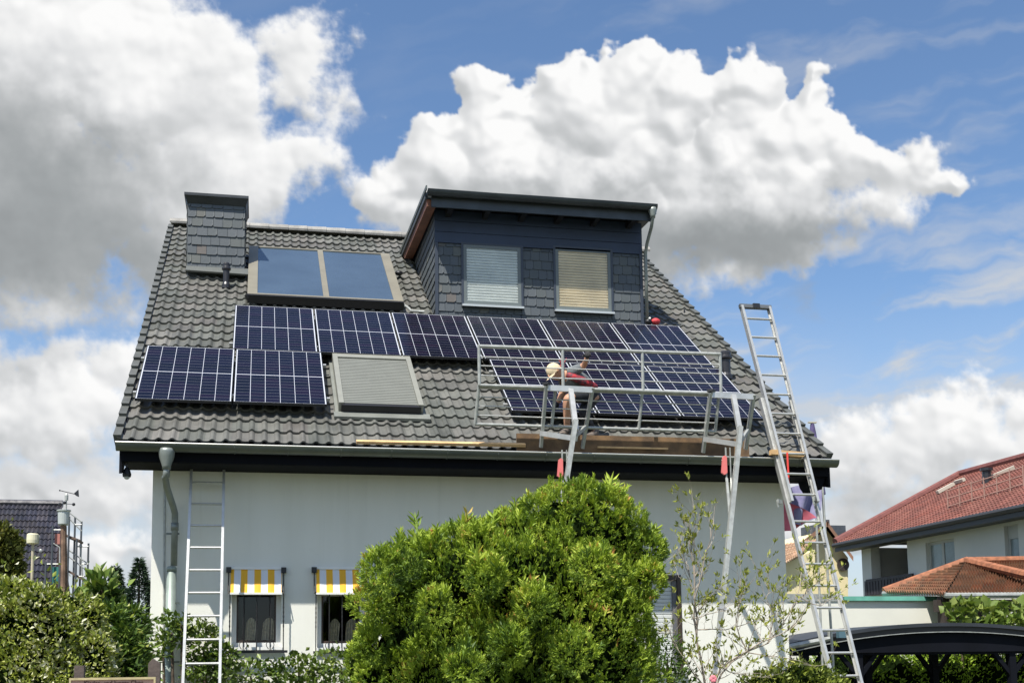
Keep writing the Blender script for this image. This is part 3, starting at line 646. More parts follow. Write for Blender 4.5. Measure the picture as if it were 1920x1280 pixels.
# navy boards above the windows
b=MB(); zt=roofd(DY)-.03; z=zcl
for k in range(3):
    z2=zcl+(zt-zcl)*(k+1)/3; b.box((DX0-.01,DY-.030,z+.004),(DX1+.01,DY-.001,z2-.004)); z=z2
b.build('navy_board',M_navy,dorm)
b=MB()
for X in (DX0-.008,DX1-.04): b.box((X,DY-.034,6.6),(X+.048,DY+.0,zcl))
for w_ in wins:
    for X in (w_[0]-.035,w_[1]): b.box((X,DY-.036,w_[2]-.04),(X+.035,DY+.0,w_[3]+.03))
    b.box((w_[0],DY-.036,w_[3]),(w_[1],DY,w_[3]+.03))
b.build('corner_trim',mat('slate_trim',(.035,.045,.065),.45),dorm)
for i,w_ in enumerate(wins):
    x0,x1,z0,z1=w_; t=.05; fr=MB(); Y=DY-.03
    fr.box((x0,Y,z0),(x0+t,Y+.03,z1)); fr.box((x1-t,Y,z0),(x1,Y+.03,z1)); fr.box((x0+t,Y,z0),(x1-t,Y+.03,z0+t)); fr.box((x0+t,Y,z1-t),(x1-t,Y+.03,z1))
    fr.build('window_frame',mat('dormer_frame',(.13,.15,.15),.4),dorm)
    b=MB(); z=z0+t; 
    while z<z1-t:
        b.prism([(x0+t,Y+.026,z),(x0+t,Y+.016,z+.012),(x0+t,Y+.014,z+.030),(x0+t,Y+.026,z+.040)],(x1-x0-2*t,0,0)); z+=.045
    b.build('roller_blind',mat('blind_%d'%i,((.80,.82,.78),(.86,.72,.50))[i],.6,0,.12,3),dorm)
    b=MB(); b.add([(x0+t,Y+.008,z0+t),(x1-t,Y+.008,z0+t),(x1-t,Y+.008,z1-t),(x0+t,Y+.008,z1-t)],[(0,1,2,3)]); b.build('pane',M_glass,dorm)
    b=MB(); b.prism([(x0-.03,DY,z0-.005),(x0-.03,DY-.10,z0-.018),(x0-.03,DY-.10,z0-.05),(x0-.03,DY,z0-.03)],(x1-x0+.06,0,0)); b.build('sill',mat('sill_metal',(.50,.53,.53),.4,.3),dorm)
# dormer roof
RX0,RX1=3.93,7.66; Yf=2.80
b=MB(); b.prism([(RX0,Yf,roofd(Yf)),(RX0,Yf,roofd(Yf)+.10),(RX0,6.0,roofd(6.0)+.10),(RX0,6.0,roofd(6.0))],(RX1-RX0,0,0)); b.build('dormer_roof',M_zincd,dorm)
b=MB(); b.box((DX0-.12,Yf-.02,roofd(Yf)-.13),(RX1-.06,Yf+.012,roofd(Yf)+.09)); b.build('fascia',M_zincd,dorm)
b=MB(); b.prism([(RX0+.03,Yf+.02,roofd(Yf)-.11),(RX0+.03,Yf+.02,roofd(Yf)-.003),(RX0+.03,5.75,roofd(5.75)-.003),(RX0+.03,5.55,roofd(5.6)-.11)],(.14,0,0)); b.build('verge_board',M_woodr,dorm)
b=MB(); gutter(b,RX0+.02,RX1-.04,Yf-.105,roofd(Yf)+.085,.075); b.tube([(RX0+.02,Yf-.18,roofd(Yf)+.087),(RX1-.04,Yf-.18,roofd(Yf)+.087)],.008,6); dg=b.build('dormer_gutter',M_zincd,dorm,smooth=True)
b=MB()
for px in (843,912,980,1048,1116,1183):
    X=aY(px,405,3.0)[0]; b=MB(); b.box((X-.04,Yf+.03,roofd(Yf)-.13),(X+.04,DY-.031,roofd(DY)-.022)); b.build('rafter_end',M_black,dorm)
b=MB(); b.bar((RX0-.005,Yf-.2,roofd(Yf)+.10),(RX0-.005,6.0,roofd(6)+.12),.02,.06); b.build('verge_flashing',M_zinc,dorm)
b=MB(); c=(7.555,Yf-.105,roofd(Yf)+.0)
p=[(7.56,Yf-.105,8.68),(7.56,Yf-.105,8.55),(7.565,Yf-.02,8.44),(7.575,DY-.16,8.26),(7.575,DY-.08,8.14),(7.575,DY-.07,8.0),(7.575,DY-.07,7.05)]
b.lathe((7.56,Yf-.105,8.55),[(.04,0),(.045,.04),(.07,.12),(.072,.16)],12); b.tube(p,.027,12); b.build('dormer_downpipe',mat('pipe_zinc',()),dorm,smooth=True)

# roof window with closed shutter
def rquad(b,pts,o0,o1): # pts in px at off o1
    top=[aR(x,y,o1) for x,y in pts]; b.hexa([t-NR*(o1-o0) for t in top]+top)
pts=[(637,757),(787,760),(768,668),(623,663)]
C4=[aR(x,y,-.02) for x,y in pts]; u0=min(C4[0][0],C4[3][0]); u1=max(C4[1][0],C4[2][0]); vv0=(C4[0][1]+C4[1][1])/2/math.cos(PITCH); vv1=(C4[2][1]+C4[3][1])/2/math.cos(PITCH)
def rbox(b,u0,u1,v0,v1,o0,o1): b.hexa([rp(u0,v0,o0),rp(u1,v0,o0),rp(u1,v1,o0),rp(u0,v1,o0),rp(u0,v0,o1),rp(u1,v0,o1),rp(u1,v1,o1),rp(u0,v1,o1)])
b=MB(); t=.065
rbox(b,u0,u0+t,vv0,vv1,-.16,-.01); rbox(b,u1-t,u1,vv0,vv1,-.16,-.01); rbox(b,u0+t,u1-t,vv1-.14,vv1,-.16,-.012)
rw=b.build('roof_window',mat('rw_frame',(.29,.29,.25),.45,.3,.08,5),roofo)
b=MB(); k=vv0+.03
while k<vv1-.16:
    rbox(b,u0+t+.003,u1-t-.003,k,k+.040,-.05,-.025); rbox(b,u0+t+.003,u1-t-.003,k+.0405,k+.0515,-.05,-.038); k+=.052
b.build('shutter',mat('rw_shutter',(.20,.205,.18),.5,.2,.06,4),rw) if False else b.build('shutter',mat('rw_shutter',(.20,.205,.18),.5,.2,.06,4),roofo)
b=MB(); rbox(b,u0+t*.5,u1-t*.5,vv0-.03,vv0+.028,-.14,-.03); b.build('shutter_end_bar',M_black,roofo)
b=MB(); rbox(b,u0-.06,u1+.08,vv0-.17,vv0-.02,-.165,-.125); rbox(b,u0-.04,u0,vv0-.02,vv1+.04,-.19,-.14); rbox(b,u1,u1+.04,vv0-.02,vv1+.04,-.19,-.14); b.build('window_flashing',mat('leadgrey',(.20,.21,.19),.5,.2,.15,4,.3,14),roofo)

# ------------------------------------------------------------------ thermal collector pair
c0=aR(463,551,-.02); c1=aR(752,568,-.02); ct=aR(476,463,-.02); cv0=(c0[1]+c1[1])/2/math.cos(PITCH); cv1=ct[1]/math.cos(PITCH)
u0=1.27; u1=3.66
col=thing('solar_thermal_collector',rp(u0,cv0,-.1),'pair of blue glass collectors in a beige frame beside the chimney','solar collector')
b=MB(); fw=.15; o1=-.005; o0=-.11
g0=aR(481,546,-.02)[0]; 
rbox(b,u0,u0+fw,cv0,cv1,o0,o1); rbox(b,u1-fw,u1,cv0,cv1,o0,o1); um=(u0+u1)/2; rbox(b,um-.045,um+.045,cv0+.05,cv1-.02,o0,o1+.002); rbox(b,u0+fw,u1-fw,cv0,cv0+.05,o0,o1); rbox(b,u0+fw,u1-fw,cv1-.04,cv1,o0,o1)
b.build('frame',M_tan,col)
for (a,c) in ((u0+fw,um-.045),(um+.045,u1-fw)):
    b=MB(); rbox(b,a,c,cv0+.05,cv1-.04,o0,o1-.015); b.build('glass_pane',M_coll,col)
b=MB(); rbox(b,u0,u1,cv0-.045,cv0-.001,o0-.03,o1-.004); b.tube([rp(u0+.02,cv0-.03,-.06),rp(u0-.03,cv0-.02,-.02)],.03,8); b.build('lower_edge',M_black,col)
b=MB(); b.tube([rp(u1,cv0+.02,-.07),rp(u1+.05,cv0-.10,-.06),rp(u1+.10,cv0-.22,-.08),rp(u1+.30,cv0-.26,-.07)],.02,8); b.build('pipe_connection',M_galv,col)

# ------------------------------------------------------------------ solar panels
PW_,PH_,GAP=1.134,1.762,.020
def make_panel():
    r=bpy.data.objects.new('solar_panel',None); COL.objects.link(r); r.empty_display_size=.2; r.rotation_euler=(PITCH,0,0)
    b=MB(); t=.007; z0=-.035
    b.box((0,0,z0),(PW_,t,0)); b.box((0,PH_-t,z0),(PW_,PH_,0)); b.box((0,t,z0),(t,PH_-t,0)); b.box((PW_-t,t,z0),(PW_,PH_-t,0))
    b.build('frame',mat('panel_frame',(.03,.032,.036),.4,.3),r,local=True)
    b=MB(); b.add([(t,t,-.003),(PW_-t,t,-.003),(PW_-t,PH_-t,-.003),(t,PH_-t,-.003)],[(0,1,2,3)]); b.add([(t,t,-.03),(PW_-t,t,-.03),(PW_-t,PH_-t,-.03),(t,PH_-t,-.03)],[(3,2,1,0)])
    b.build('cell_sheet',M_cells,r,local=True,uvfn=lambda p:(p[0],p[1]))
    return r
OP,ORR=1.10424,4.62568; T=PW_+GAP; VT=PH_+GAP
spots=[(0,0,'lower-row panel nearest the left verge, above the downpipe'),(T,0,'lower-row panel between the left-edge panel and the closed roof window'),
 (OP,VT,'upper-row panel furthest left, below the collector and vent pipe'),(OP+T,VT,'upper-row panel below the right half of the beige-framed collector'),
 (OP+2*T,VT,'upper-row panel directly above the bare tiles right of the roof window'),(OP+3*T,VT,'upper-row panel under the left dormer window'),
 (OP+4*T,VT,'upper-row panel under the right dormer window'),(OP+5*T,VT,'upper-row panel furthest right, beside the red bag'),
 (ORR,0,'lower-row panel directly behind the crouching worker'),(ORR+T,0,'lower-row panel between the two guard-rail support frames'),(ORR+2*T,0,'lower-row panel furthest right, behind the black vent pipe and tall ladder')]
proto=make_panel(); pch=list(proto.children)
for i,(u,v,lab) in enumerate(spots):
    if i==0: r=proto
    else:
        r=proto.copy(); COL.objects.link(r)
        for c in pch:
            k=c.copy(); COL.objects.link(k); k.parent=r
    r.location=tuple(rp(u,v+rng.normal(0,.003),0)); tag(r,'dark blue solar panel, '+lab,'solar panel','solar panels on the roof')
# rails under the panels
def rail(u0,u1,v,lab):
    b=MB(); b.bar(rp(u0,v,-.06),rp(u1,v,-.06),.04,.04,NR)
    u=u0+.25
    while u<u1: b.bar(rp(u,v,-.08),rp(u,v,-.14),.03,.006); b.box(rp(u-.02,v-.07,-.125),rp(u+.02,v,-.115)); u+=.9
    o=b.build('mounting_rail',M_alu,loc=rp(u0,v,-.06)); tag(o,lab,'mounting rail','mounting rails under the panels')
rail(-.05,2.34,.30,'lower aluminium mounting rail poking out at the left verge under the lower panels')
rail(-.05,2.34,1.42,'upper aluminium mounting rail poking out at the left verge under the lower panels')
rail(OP-.05,OP+6*T,VT+.30,'lower aluminium mounting rail under the long upper panel row')
rail(OP-.05,OP+6*T,VT+1.42,'upper aluminium mounting rail under the long upper panel row')
rail(ORR-.05,ORR+3*T,.30,'lower aluminium mounting rail behind the guard rail')
rail(ORR-.05,ORR+3*T,1.42,'upper aluminium mounting rail behind the guard rail')
b=MB(); c=aR(1227,601,.02); c[1]+=.2; c=rp(c[0],3.62,.03); b.sphere(c,.075,14,9,(1,.8,.7)); bag=b.build('tool_bag',mat('red_cloth',(.62,.05,.06),.7,0,.3,9),loc=c,smooth=True); tag(bag,'small red and black bag lying above the upper panels beside the dormer','bag')
b=MB(); b.sphere(c+[-.12,0,-.01],.06,12,8,(1,.8,.8)); b.build('bag_flap',M_black,bag,smooth=True)
b=MB(); b.sphere(c+[-.115,-.05,.03],.02,8,6); b.build('bag_buckle',M_white,bag)

# ------------------------------------------------------------------ planks, ladders, rails
def lerp(a,b,f): return a+(b-a)*f
b=MB(); a=aY(969,852,-.62); c=aY(1404,860,-.62); b.hexa([a+[0,-.02,-.02],c+[0,-.02,-.02],c+[0,.02,-.02],a+[0,.02,-.02],a+[0,-.02,.26],c+[0,-.02,.25],c+[0,.02,.25],a+[0,.02,.26]])
o=b.build('wooden_plank',M_wood,loc=a); tag(o,'broad weathered brown plank set on edge behind the gutter under the guard rail','plank')
b=MB(); b.bar(aY(1120,838,-.70),aY(1252,841,-.68),.03,.022); tag(b.build('wooden_batten',M_woodn,loc=aY(1120,838,-.7)),'short light batten lying in front of the brown plank','wooden batten')
b=MB(); b.bar(aR(668,828,-.07),aR(985,834,-.07),.05,.035,NR); tag(b.build('wooden_batten',M_woodn,loc=aR(668,828,-.07)),'long light yellow batten lying along the lowest tiles left of the guard rail','wooden batten')
b=MB(); b.bar(aY(1445,852,-.84)+[0,0,.03],aY(1505,857,-.84)+[0,0,.03],.09,.06); wb=b.build('wooden_block',M_woodn,loc=aY(1445,852,-.84)); tag(wb,'orange-yellow timber block between the gutter and the tall ladder','timber block')
b=MB(); b.bar(aY(1476,848,-.90),aY(1480,930,-.93),.022,.006); tag(b.build('ladder_strap',mat('red_strap',(.62,.04,.03),.6),loc=aY(1476,848,-.9)),'red tie-down strap hanging between the rungs of the tall ladder','strap')

def ladder(name,label,L0,L1,R0,R1,zt,first,pitch,nr,w=.035,d=.07,top=False):
    """L0/L1 left stile foot/head, R0/R1 right stile foot/head (world)"""
    r=thing(name,(L0+R0)/2,label,'ladder')
    for a,c in ((L0,L1),(R0,R1)):
        b=MB(); up=np.cross(c-a,R0-L0); b.bar(a,c,w,d,up/np.linalg.norm(up)); b.build('stile',M_alu,r)
    ln=np.linalg.norm(L1-L0); k=first
    while k<ln-.06:
        b=MB(); f=k/ln; b.tube([lerp(L0,L1,f)+(R0-L0)*.03,lerp(R0,R1,f)-(R0-L0)*.03],.0145,8); b.build('rung',M_alu,r); k+=pitch
    return r
# long extension ladder (right)
gY=lambda z: -.89+(z-4.1)*.28
def onlad(x,y):
    d=ray(x,y); n_=np.array([0,1,-.28]); P=np.array([0,-.89,4.1]); return CAM+d*(((P-CAM)@n_)/(d@n_))
L1=onlad(1389,574); R1=onlad(1442,574); La=onlad(1545,1182); Ra=onlad(1594,1182)
def ext(a,b_,z): return a+(b_-a)*((z-a[2])/(b_[2]-a[2]))
lad=thing('extension_ladder',ext(L1,La,GZ),'long aluminium extension ladder leaning on the gutter and rising above the roof at the right','ladder')
upn=np.cross(La-L1,R1-L1); upn/=np.linalg.norm(upn)
if upn[1]>0: upn=-upn
def section(zb,zt,off,wid,nm):
    A0=ext(L1,La,zb)+upn*off; A1=ext(L1,La,zt)+upn*off; B0=ext(R1,Ra,zb)+upn*off; B1=ext(R1,Ra,zt)+upn*off
    s=(B0-A0); s/=np.linalg.norm(s); A0=A0-s*wid; A1=A1-s*wid; B0=B0+s*wid; B1=B1+s*wid
    for a,c,sg in ((A0,A1,1),(B0,B1,-1)):
        b=MB(); b.bar(a,c,.016,.072,upn); b.bar(a+upn*.033+s*sg*.012,c+upn*.033+s*sg*.012,.024,.008,upn); b.bar(a-upn*.033+s*sg*.012,c-upn*.033+s*sg*.012,.024,.008,upn); b.build(nm,M_alu,lad)
    return A0,A1,B0,B1
zmid0=ext(L1,La,0)[2]
zs_=onlad(1470,940)[2]; zt2=onlad(1420,742)[2]; zt3=onlad(1545,1170)[2]
U=section(zs_,L1[2],0.0,.0,'upper_stile')
Lo=section(GZ,zt2,-.075,.022,'lower_stile')
def rungs(A0,A1,B0,B1,first,last,nm):
    ln=np.linalg.norm(A1-A0); k=first
    while k<last*ln:
        b=MB(); f=k/ln; b.tube([lerp(A0,A1,f),lerp(B0,B1,f)],.0155,8); b.build(nm,M_alu,lad); k+=.28
rungs(*U,.10,.955,'rung'); rungs(*Lo,.25,np.linalg.norm(U[0]-Lo[0])/np.linalg.norm(Lo[1]-Lo[0])*.995,'rung')
b=MB(); b.bar(U[1]-[.02,0,0],U[3]+[.02,0,0],.05,.05,upn); b.build('top_bar',mat('grey_bar',(.12,.13,.14),.45,.3),lad)
b=MB(); m_=(U[1]+U[3])/2; b.box(m_-[.045,.05,.02],m_+[.045,0,.035]); b.build('wall_roller',M_rubber,lad)
for q in (onlad(1463,940),onlad(1530,935)): 
    b=MB(); b.bar(q-[.05,.03,0],q+[.03,.03,.0],.03,.05); b.tube([q-[.05,.02,.0],q-[.04,.02,.07]],.012,6); b.build('guide_bracket',M_galv,lad)
# ladder on the left, head under the eave
L1_=aY(359,880,-.14); R1_=aY(420,881,-.14); L0_=ext(L1_,aY(343,1280,-.95),GZ); R0_=ext(R1_,aY(412,1280,-.95),GZ)
ladder('leaning_ladder','plain aluminium ladder leaning under the eave left of the striped awnings',L0_,L1_,R0_,R1_,0,.2,.28,20,.03,.06)

# guard rail: upper and lower frame
def guard(label,P,thin,posts,group='guard rail frames at the eave'):
    (tl,tr,bl,br)=P; r=thing('guard_rail',bl,label,'guard rail',group)
    b=MB(); b.tube([tl,tr],.022,10); b.build('top_tube',M_galv,r)
    b=MB(); b.tube([bl,br],.020,10); b.build('bottom_tube',M_galv,r)
    for f in thin:
        b=MB(); b.tube([lerp(tl,bl,f),lerp(tr,br,f)],.0085,6); b.build('thin_bar',M_alu,r)
    for f in posts:
        b=MB(); a=lerp(tl,tr,f); c=lerp(bl,br,f); b.tube([a+[0,0,.02],c],.020,10); b.build('post',M_galv,r)
    return r
yA=-.98; yB=-.95; yC=-.80
guard('upper galvanised guard rail frame the worker holds on to',(aY(898,649,yA),aY(1350,664,yA),aY(899,722,yB),aY(1352,738,yB)),(.27,.50,.75),(0,.337,.668,1))
guard('lower galvanised guard rail frame just above the brown plank',(aY(898,725,yB+.03),aY(1348,741,yB+.03),aY(891,795,yC),aY(1341,809,yC)),(.27,.51,.76),(0,.31,.672,1))
# support frames with poles down to the ground
def support(label,TL,TR,BL,BR,TM,J,arm,pole,pY0,pY1,tagp):
    r=thing('support_frame',ext(aY(*pole[0],pY0),aY(*pole[1],pY1),GZ),label,'support frame','support frames carrying the guard rail')
    yt,yb,yj=-1.03,-.72,pY0
    tl=aY(*TL,yt);tr=aY(*TR,yt);bl=aY(*BL,yb);br=aY(*BR,yb);tm=aY(*TM,yt);j=aY(*J,yj)
    b=MB(); b.bar(tl,tr,.035,.07); b.build('top_bar',M_alu,r)
    for a,c in ((tl+[-.01,0,.03],bl),(tr+[.01,0,.03],br)):
        b=MB(); b.bar(a,c,.035,.062,(0,1,0)); b.build('upright',M_galv,r)
    b=MB(); b.bar(tl+[-.03,-.03,.05],tl+[.03,.03,.045],.08,.03); b.build('corner_pad',M_black,r)
    b=MB(); b.bar(tm+[0,0,.02],j,.06,.04,(0,1,0)); b.build('front_strut',M_alu,r)
    am=aY(*arm,yb-.12); b=MB(); b.bar(am,j-[0,0,.10],.045,.06); b.build('brace',M_alu,r)
    b=MB(); am2=lerp(br,tr,.38); b.bar(am2,j-[0,0,.06],.03,.04); b.build('brace',M_galv,r)
    p0=aY(*pole[0],pY0); p1=ext(p0,aY(*pole[1],pY1),GZ); d=(p1-p0)
    b=MB(); b.bar(p0+[0,0,.12],lerp(p0,p1,.50),.052,.05,(0,1,0)); b.build('upper_pole',M_galv,r)
    b=MB(); b.bar(lerp(p0,p1,.44),p1,.046,.038,(0,1,0)); b.build('lower_pole',M_alu,r)
    b=MB(); b.bar(lerp(p0,p1,.44),lerp(p0,p1,.447),.085,.07,(0,1,0)); b.build('clamp_collar',M_alu,r)
    b=MB(); q=aY(*tagp,yj+.15); q2=lerp(p0,p1,.24)
    b.bar(q+[.0,0,.12],q-[0,0,.25],.016,.012); b.bar(q+[.055,0,.12],q+[.055,0,-.25],.012,.012); b.bar(q-[0,0,.25],q2,.03,.014,(0,1,0)); b.bar(q+[.055,0,-.25],q2+[.02,0,0],.012,.012); b.build('tension_rod',M_galv,r)
    b=MB(); b.prism([q+[-.045,-.02,.0],q+[-.02,-.02,.02],q+[.005,-.02,0],q+[.005,-.02,-.19],q+[-.03,-.02,-.215],q+[-.065,-.02,-.19]],(0,.03,0)); b.build('release_handle',mat('coral_plastic',(.72,.18,.17),.45),r)
    b=MB(); b.box(p1-[.09,.09,0],p1+[.09,.09,.02]); b.build('foot_plate',M_galv,r)
support('aluminium support frame in front of the crouching worker, its pole vanishing behind the conifer hedge',(1026,727),(1110,731),(1014,838),(1092,840),(1070,733),(1080,806),(1015,812),((1080,806),(1062,916)),-1.42,-1.52,(1054,862))
support('aluminium support frame beside the tall ladder, its pole crossing the white wall',(1334,740),(1412,744),(1318,848),(1398,842),(1375,744),(1389,818),(1321,823),((1389,818),(1338,1280)),-1.42,-2.15,(1361,857))

# ------------------------------------------------------------------ worker
def skin(name, chains, mat_, parent, sub=2, smooth=True, extra=None):
    """chains: list of [(point, radius), ...]; chains share joints by position"""
    V=[];Rr=[];E=[];idx={}
    for ch_ in chains:
        pv=None
        for p,r in ch_:
            k=tuple(round(float(x),4) for x in p)
            if k not in idx: idx[k]=len(V); V.append(k); Rr.append(r)
            i=idx[k]
            if pv is not None: E.append((pv,i))
            pv=i
    me=bpy.data.meshes.new(name); base=root_loc(parent); me.from_pydata([tuple(np.array(v)-base) for v in V],E,[])
    o=bpy.data.objects.new(name,me); COL.objects.link(o); o.parent=parent
    sk=o.modifiers.new('s','SKIN'); 
    if not me.skin_vertices: 
        bm_=None
    sv=me.skin_vertices[0].data if me.skin_vertices else None
    if sv is None:
        import bmesh
        bm=bmesh.new(); bm.from_mesh(me); bm.verts.layers.skin.verify(); bm.to_mesh(me); bm.free(); sv=me.skin_vertices[0].data
    for i,r in enumerate(Rr):
        sv[i].radius=(r,r) if not hasattr(r,'__len__') else r; sv[i].use_root=(i==0)
    sb=o.modifiers.new('d','SUBSURF'); sb.levels=sub; sb.render_levels=sub
    dg_=bpy.context.evaluated_depsgraph_get(); me2=bpy.data.meshes.new_from_object(o.evaluated_get(dg_)); o.modifiers.clear(); o.data=me2
    me2.materials.clear(); me2.materials.append(mat_); me2.polygons.foreach_set('use_smooth',[True]*len(me2.polygons)); return o
per=thing('person',aY(1080,840,-.5),'worker in a beige cap crouching behind the guard rail with a gloved hand raised','person')
Yp=-.40
J=lambda x,y,dY=0.: aY(x,y,Yp+dY)
pel=J(1110,735,.02); sp=J(1092,724,.05); che=J(1073,709,.06); nk=J(1058,703,.02); hd=J(1040,697,-.04)
rs=J(1072,698,-.14); re=aY(1095,686,-.62); rw_=aY(1101,669,-.80); rh=aY(1102,658,-.93)
ls=J(1063,716,.18); le=J(1052,742,.20); lw=J(1046,756,.20)
rhip=J(1104,742,-.10); rkn=J(1064,745,-.26); ran=J(1063,803,-.14); rft=J(1052,816,-.20); 
lhip=J(1114,742,.12); lkn=J(1093,770,-.10); lan=J(1112,812,.0); lft=J(1098,822,-.12)
body=skin('body',[[(pel,.12),(sp,.12),(che,.125),(nk,.055),(hd,.085)],[(che,.125),(rs,.062),(re,.042),(rw_,.028)],[(che,.125),(ls,.06),(le,.042),(lw,.028)],
   [(pel,.12),(rhip,.09),(rkn,.062),(lerp(rkn,ran,.35),.058),(ran,.038)],[(pel,.12),(lhip,.09),(lkn,.062),(lerp(lkn,lan,.4),.055),(lan,.038)]],M_skin,per)
def arr(p,r): return (p,r)
skin('work_shirt',[[(lerp(pel,sp,.4),.138),(sp,.150),(che,.158),(lerp(che,nk,.6),.09)],[(che,.158),(rs,.088),(lerp(rs,re,.55),.064),(lerp(rs,re,.9),.058)],[(che,.158),(ls,.085),(lerp(ls,le,.8),.058)]],mat('grey_shirt',(.14,.155,.165),.85,0,.2,14,.4,30),per)
skin('harness',[[(J(1120,730,-.13),.055),(J(1098,716,-.19),.06),(J(1074,707,-.19),.05),(J(1062,702,-.15),.04)],[(J(1056,716,-.15),.035),(J(1076,726,-.20),.042),(J(1100,733,-.20),.04),(J(1122,738,-.16),.03)]],mat('harness_dark',(.02,.022,.035),.7,0,0,20,col2=(.42,.02,.03)),per)
skin('trousers',[[(pel,.135),(lerp(pel,rhip,.5),.12),(rhip,.105),(lerp(rhip,rkn,.5),.088),(lerp(rhip,rkn,.93),.075)],[(lerp(pel,sp,.5),.128),(pel,.135),(lhip,.108),(lerp(lhip,lkn,.5),.09),(lkn,.077),(lerp(lkn,lan,.5),.066),(lerp(lkn,lan,.9),.058)]],mat('dark_trousers',(.022,.024,.030),.85,0,.5,9,.4,24),per)
M_boot=mat('boot',(.16,.13,.11),.7,0,.4,14)
for an,ft in ((ran,rft),(lan,lft)): skin('boot',[[(lerp(an,ft,-.5)+[0,0,.02],.05),(an-[0,0,.015],.055),(ft,.046),(lerp(an,ft,1.6),.034)]],M_boot,per)
skin('sock',[[(ran+[0,0,.10],.046),(ran+[0,0,.02],.047)]],mat('grey_sock',(.3,.28,.26),.9),per)
# head with face, ears, cap
hx=thing  # keep name free
b=MB(); fwd=V3((-.75,-.25,-.62)); fwd/=np.linalg.norm(fwd); upv=V3((-.66,-.08,.75)); upv-=fwd*(upv@fwd); upv/=np.linalg.norm(upv); sd_=np.cross(fwd,upv)
P=[]
for i in range(13):
    th=math.pi*i/12; row=[]
    for j in range(17):
        ph=2*math.pi*j/16; z=math.cos(th)*.118; rr=math.sin(th); x=rr*math.sin(ph)*.078; y=rr*math.cos(ph)*.098
        if z<0: x*=1-.25*(-z/.118); y*=1-.08*(-z/.118)
        row.append(hd+sd_*x+fwd*y+upv*z)
    P.append(row)
b.grid(P); nb_=hd+fwd*.095; b.tube([nb_+upv*.025,nb_+fwd*.022-upv*.012,nb_-upv*.022],[.008,.014,.010],6)
for sgn in (-1,1): b.sphere(hd+sd_*sgn*.08-upv*.005,.026,8,6,(.5,1,1.2))
b.build('head',M_skin,body,smooth=True)
b=MB()
for sgn in (-1,1): b.sphere(hd+fwd*.088+sd_*sgn*.03+upv*.015,.010,8,6)
b.bar(hd+fwd*.088-upv*.05-sd_*.022,hd+fwd*.088-upv*.05+sd_*.022,.006,.006); b.build('eyes_and_mouth',mat('dark_brown',(.05,.025,.02),.4),body)
b=MB(); P=[]
for i in range(8):
    th=math.pi*.56*i/7; row=[]
    for j in range(21):
        ph=2*math.pi*j/20; row.append(hd+upv*.012+sd_*math.sin(th)*math.sin(ph)*.086+fwd*math.sin(th)*math.cos(ph)*.105+upv*math.cos(th)*.108)
    P.append(row)
b.grid(P); P=[]
for k in range(5):
    f=k/4; P.append([hd+upv*(-.004-.02*f)+sd_*math.sin(a)*(.092-.01*f)+fwd*(math.cos(a)*(.11+.06*f)) for a in np.linspace(-1.1,1.1,11)])
b.grid(P); b.build('cap',mat('beige_cap',(.62,.50,.33),.85,0,.12,20,.3,60),per,smooth=True)
# gloved hands: palm and five bent fingers
def hand(wr,pt,side,palmn,parent,curl,mt,nm):
    d=pt-wr; d/=np.linalg.norm(d); s=V3(side); s-=d*(s@d); s/=np.linalg.norm(s); n_=np.cross(d,s)
    if n_@V3(palmn)<0: n_=-n_
    b=MB(); pc=wr+d*.045; b.tube([wr,wr+d*.03,wr+d*.085],[.028,.036,.034],8)
    for k,(o,l) in enumerate(((-.03,.068),(-.010,.078),(.010,.074),(.028,.060))):
        p0=wr+d*.08+s*o; p=[p0]; a=0; 
        for sg in (.42,.33,.25): a+=curl; p.append(p[-1]+(d*math.cos(a)+n_*math.sin(a))*l*sg)
        b.tube(p,[.0105,.010,.009,.007],6)
    t0=wr+d*.03-s*.03; b.tube([t0,t0-s*.03+d*.02+n_*.01,t0-s*.034+d*.045+n_*.03],[.013,.011,.008],6)
    return b.build(nm,mt,parent,smooth=True)
M_glove=mat('black_glove',(.03,.03,.035),.8,0,.9,60)
hand(rw_,rh,(1,0,0),(0,-1,-.3),per,.75,M_glove,'glove'); hand(lw,lw+V3((-.06,.02,-.08)),(.3,1,0),(0,0,-1),per,.35,M_glove,'glove')
b=MB(); k0=J(1050,682,-.02)
for i in range(4): b.tube([k0+[.03,0,-.03],k0+[.0+.02*i,-.01,.03],k0+[-.02+.035*i,0,.06+.01*(i%2)]],.009,6)
b.sphere(k0+[.03,0,-.03],.035,8,6); tag(b.build('work_glove',mat('dark_red',(.25,.02,.03),.8),loc=k0,smooth=True),'dark red work glove with spread fingers tucked at the shoulder of the crouching worker','glove')

# ------------------------------------------------------------------ flag and garden pole behind the right corner
r=thing('flag',aY(1500,1000,1.5),'translucent purple and red flag hanging behind the tall ladder','flag')
def cloth(pxs,Y,amp=.04,n=14,m=10):
    tl,tr,bl,br=[aY(*p,Y) for p in pxs]; P=[]
    for i in range(n+1):
        f=i/n; row=[]
        for j in range(m+1):
            h=j/m; p=lerp(lerp(tl,tr,f),lerp(bl,br,f),h); row.append(p+[0,amp*math.sin(f*9+h*3),.03*math.sin(f*7+h*2)])
        P.append(row)
    return P
b=MB(); b.grid(cloth([(1478,918),(1540,900),(1482,985),(1534,975)],1.6,.08)); b.build('purple_cloth',mat('purple_cloth',(.15,.14,.27),.8,0,0,3,col2=(.30,.30,.42)),r,smooth=True)
b=MB(); b.grid(cloth([(1462,930),(1482,945),(1464,1000),(1530,972)],1.55,.05)); b.build('red_cloth',mat('flag_red',(.55,.13,.18),.8,0,.2,3),r,smooth=True)
b=MB(); b.tube([aY(1560,1100,1.6)*[1,1,0]+[0,0,GZ],aY(1541,895,1.6)],.02,8); b.build('flag_pole',M_galv,r)
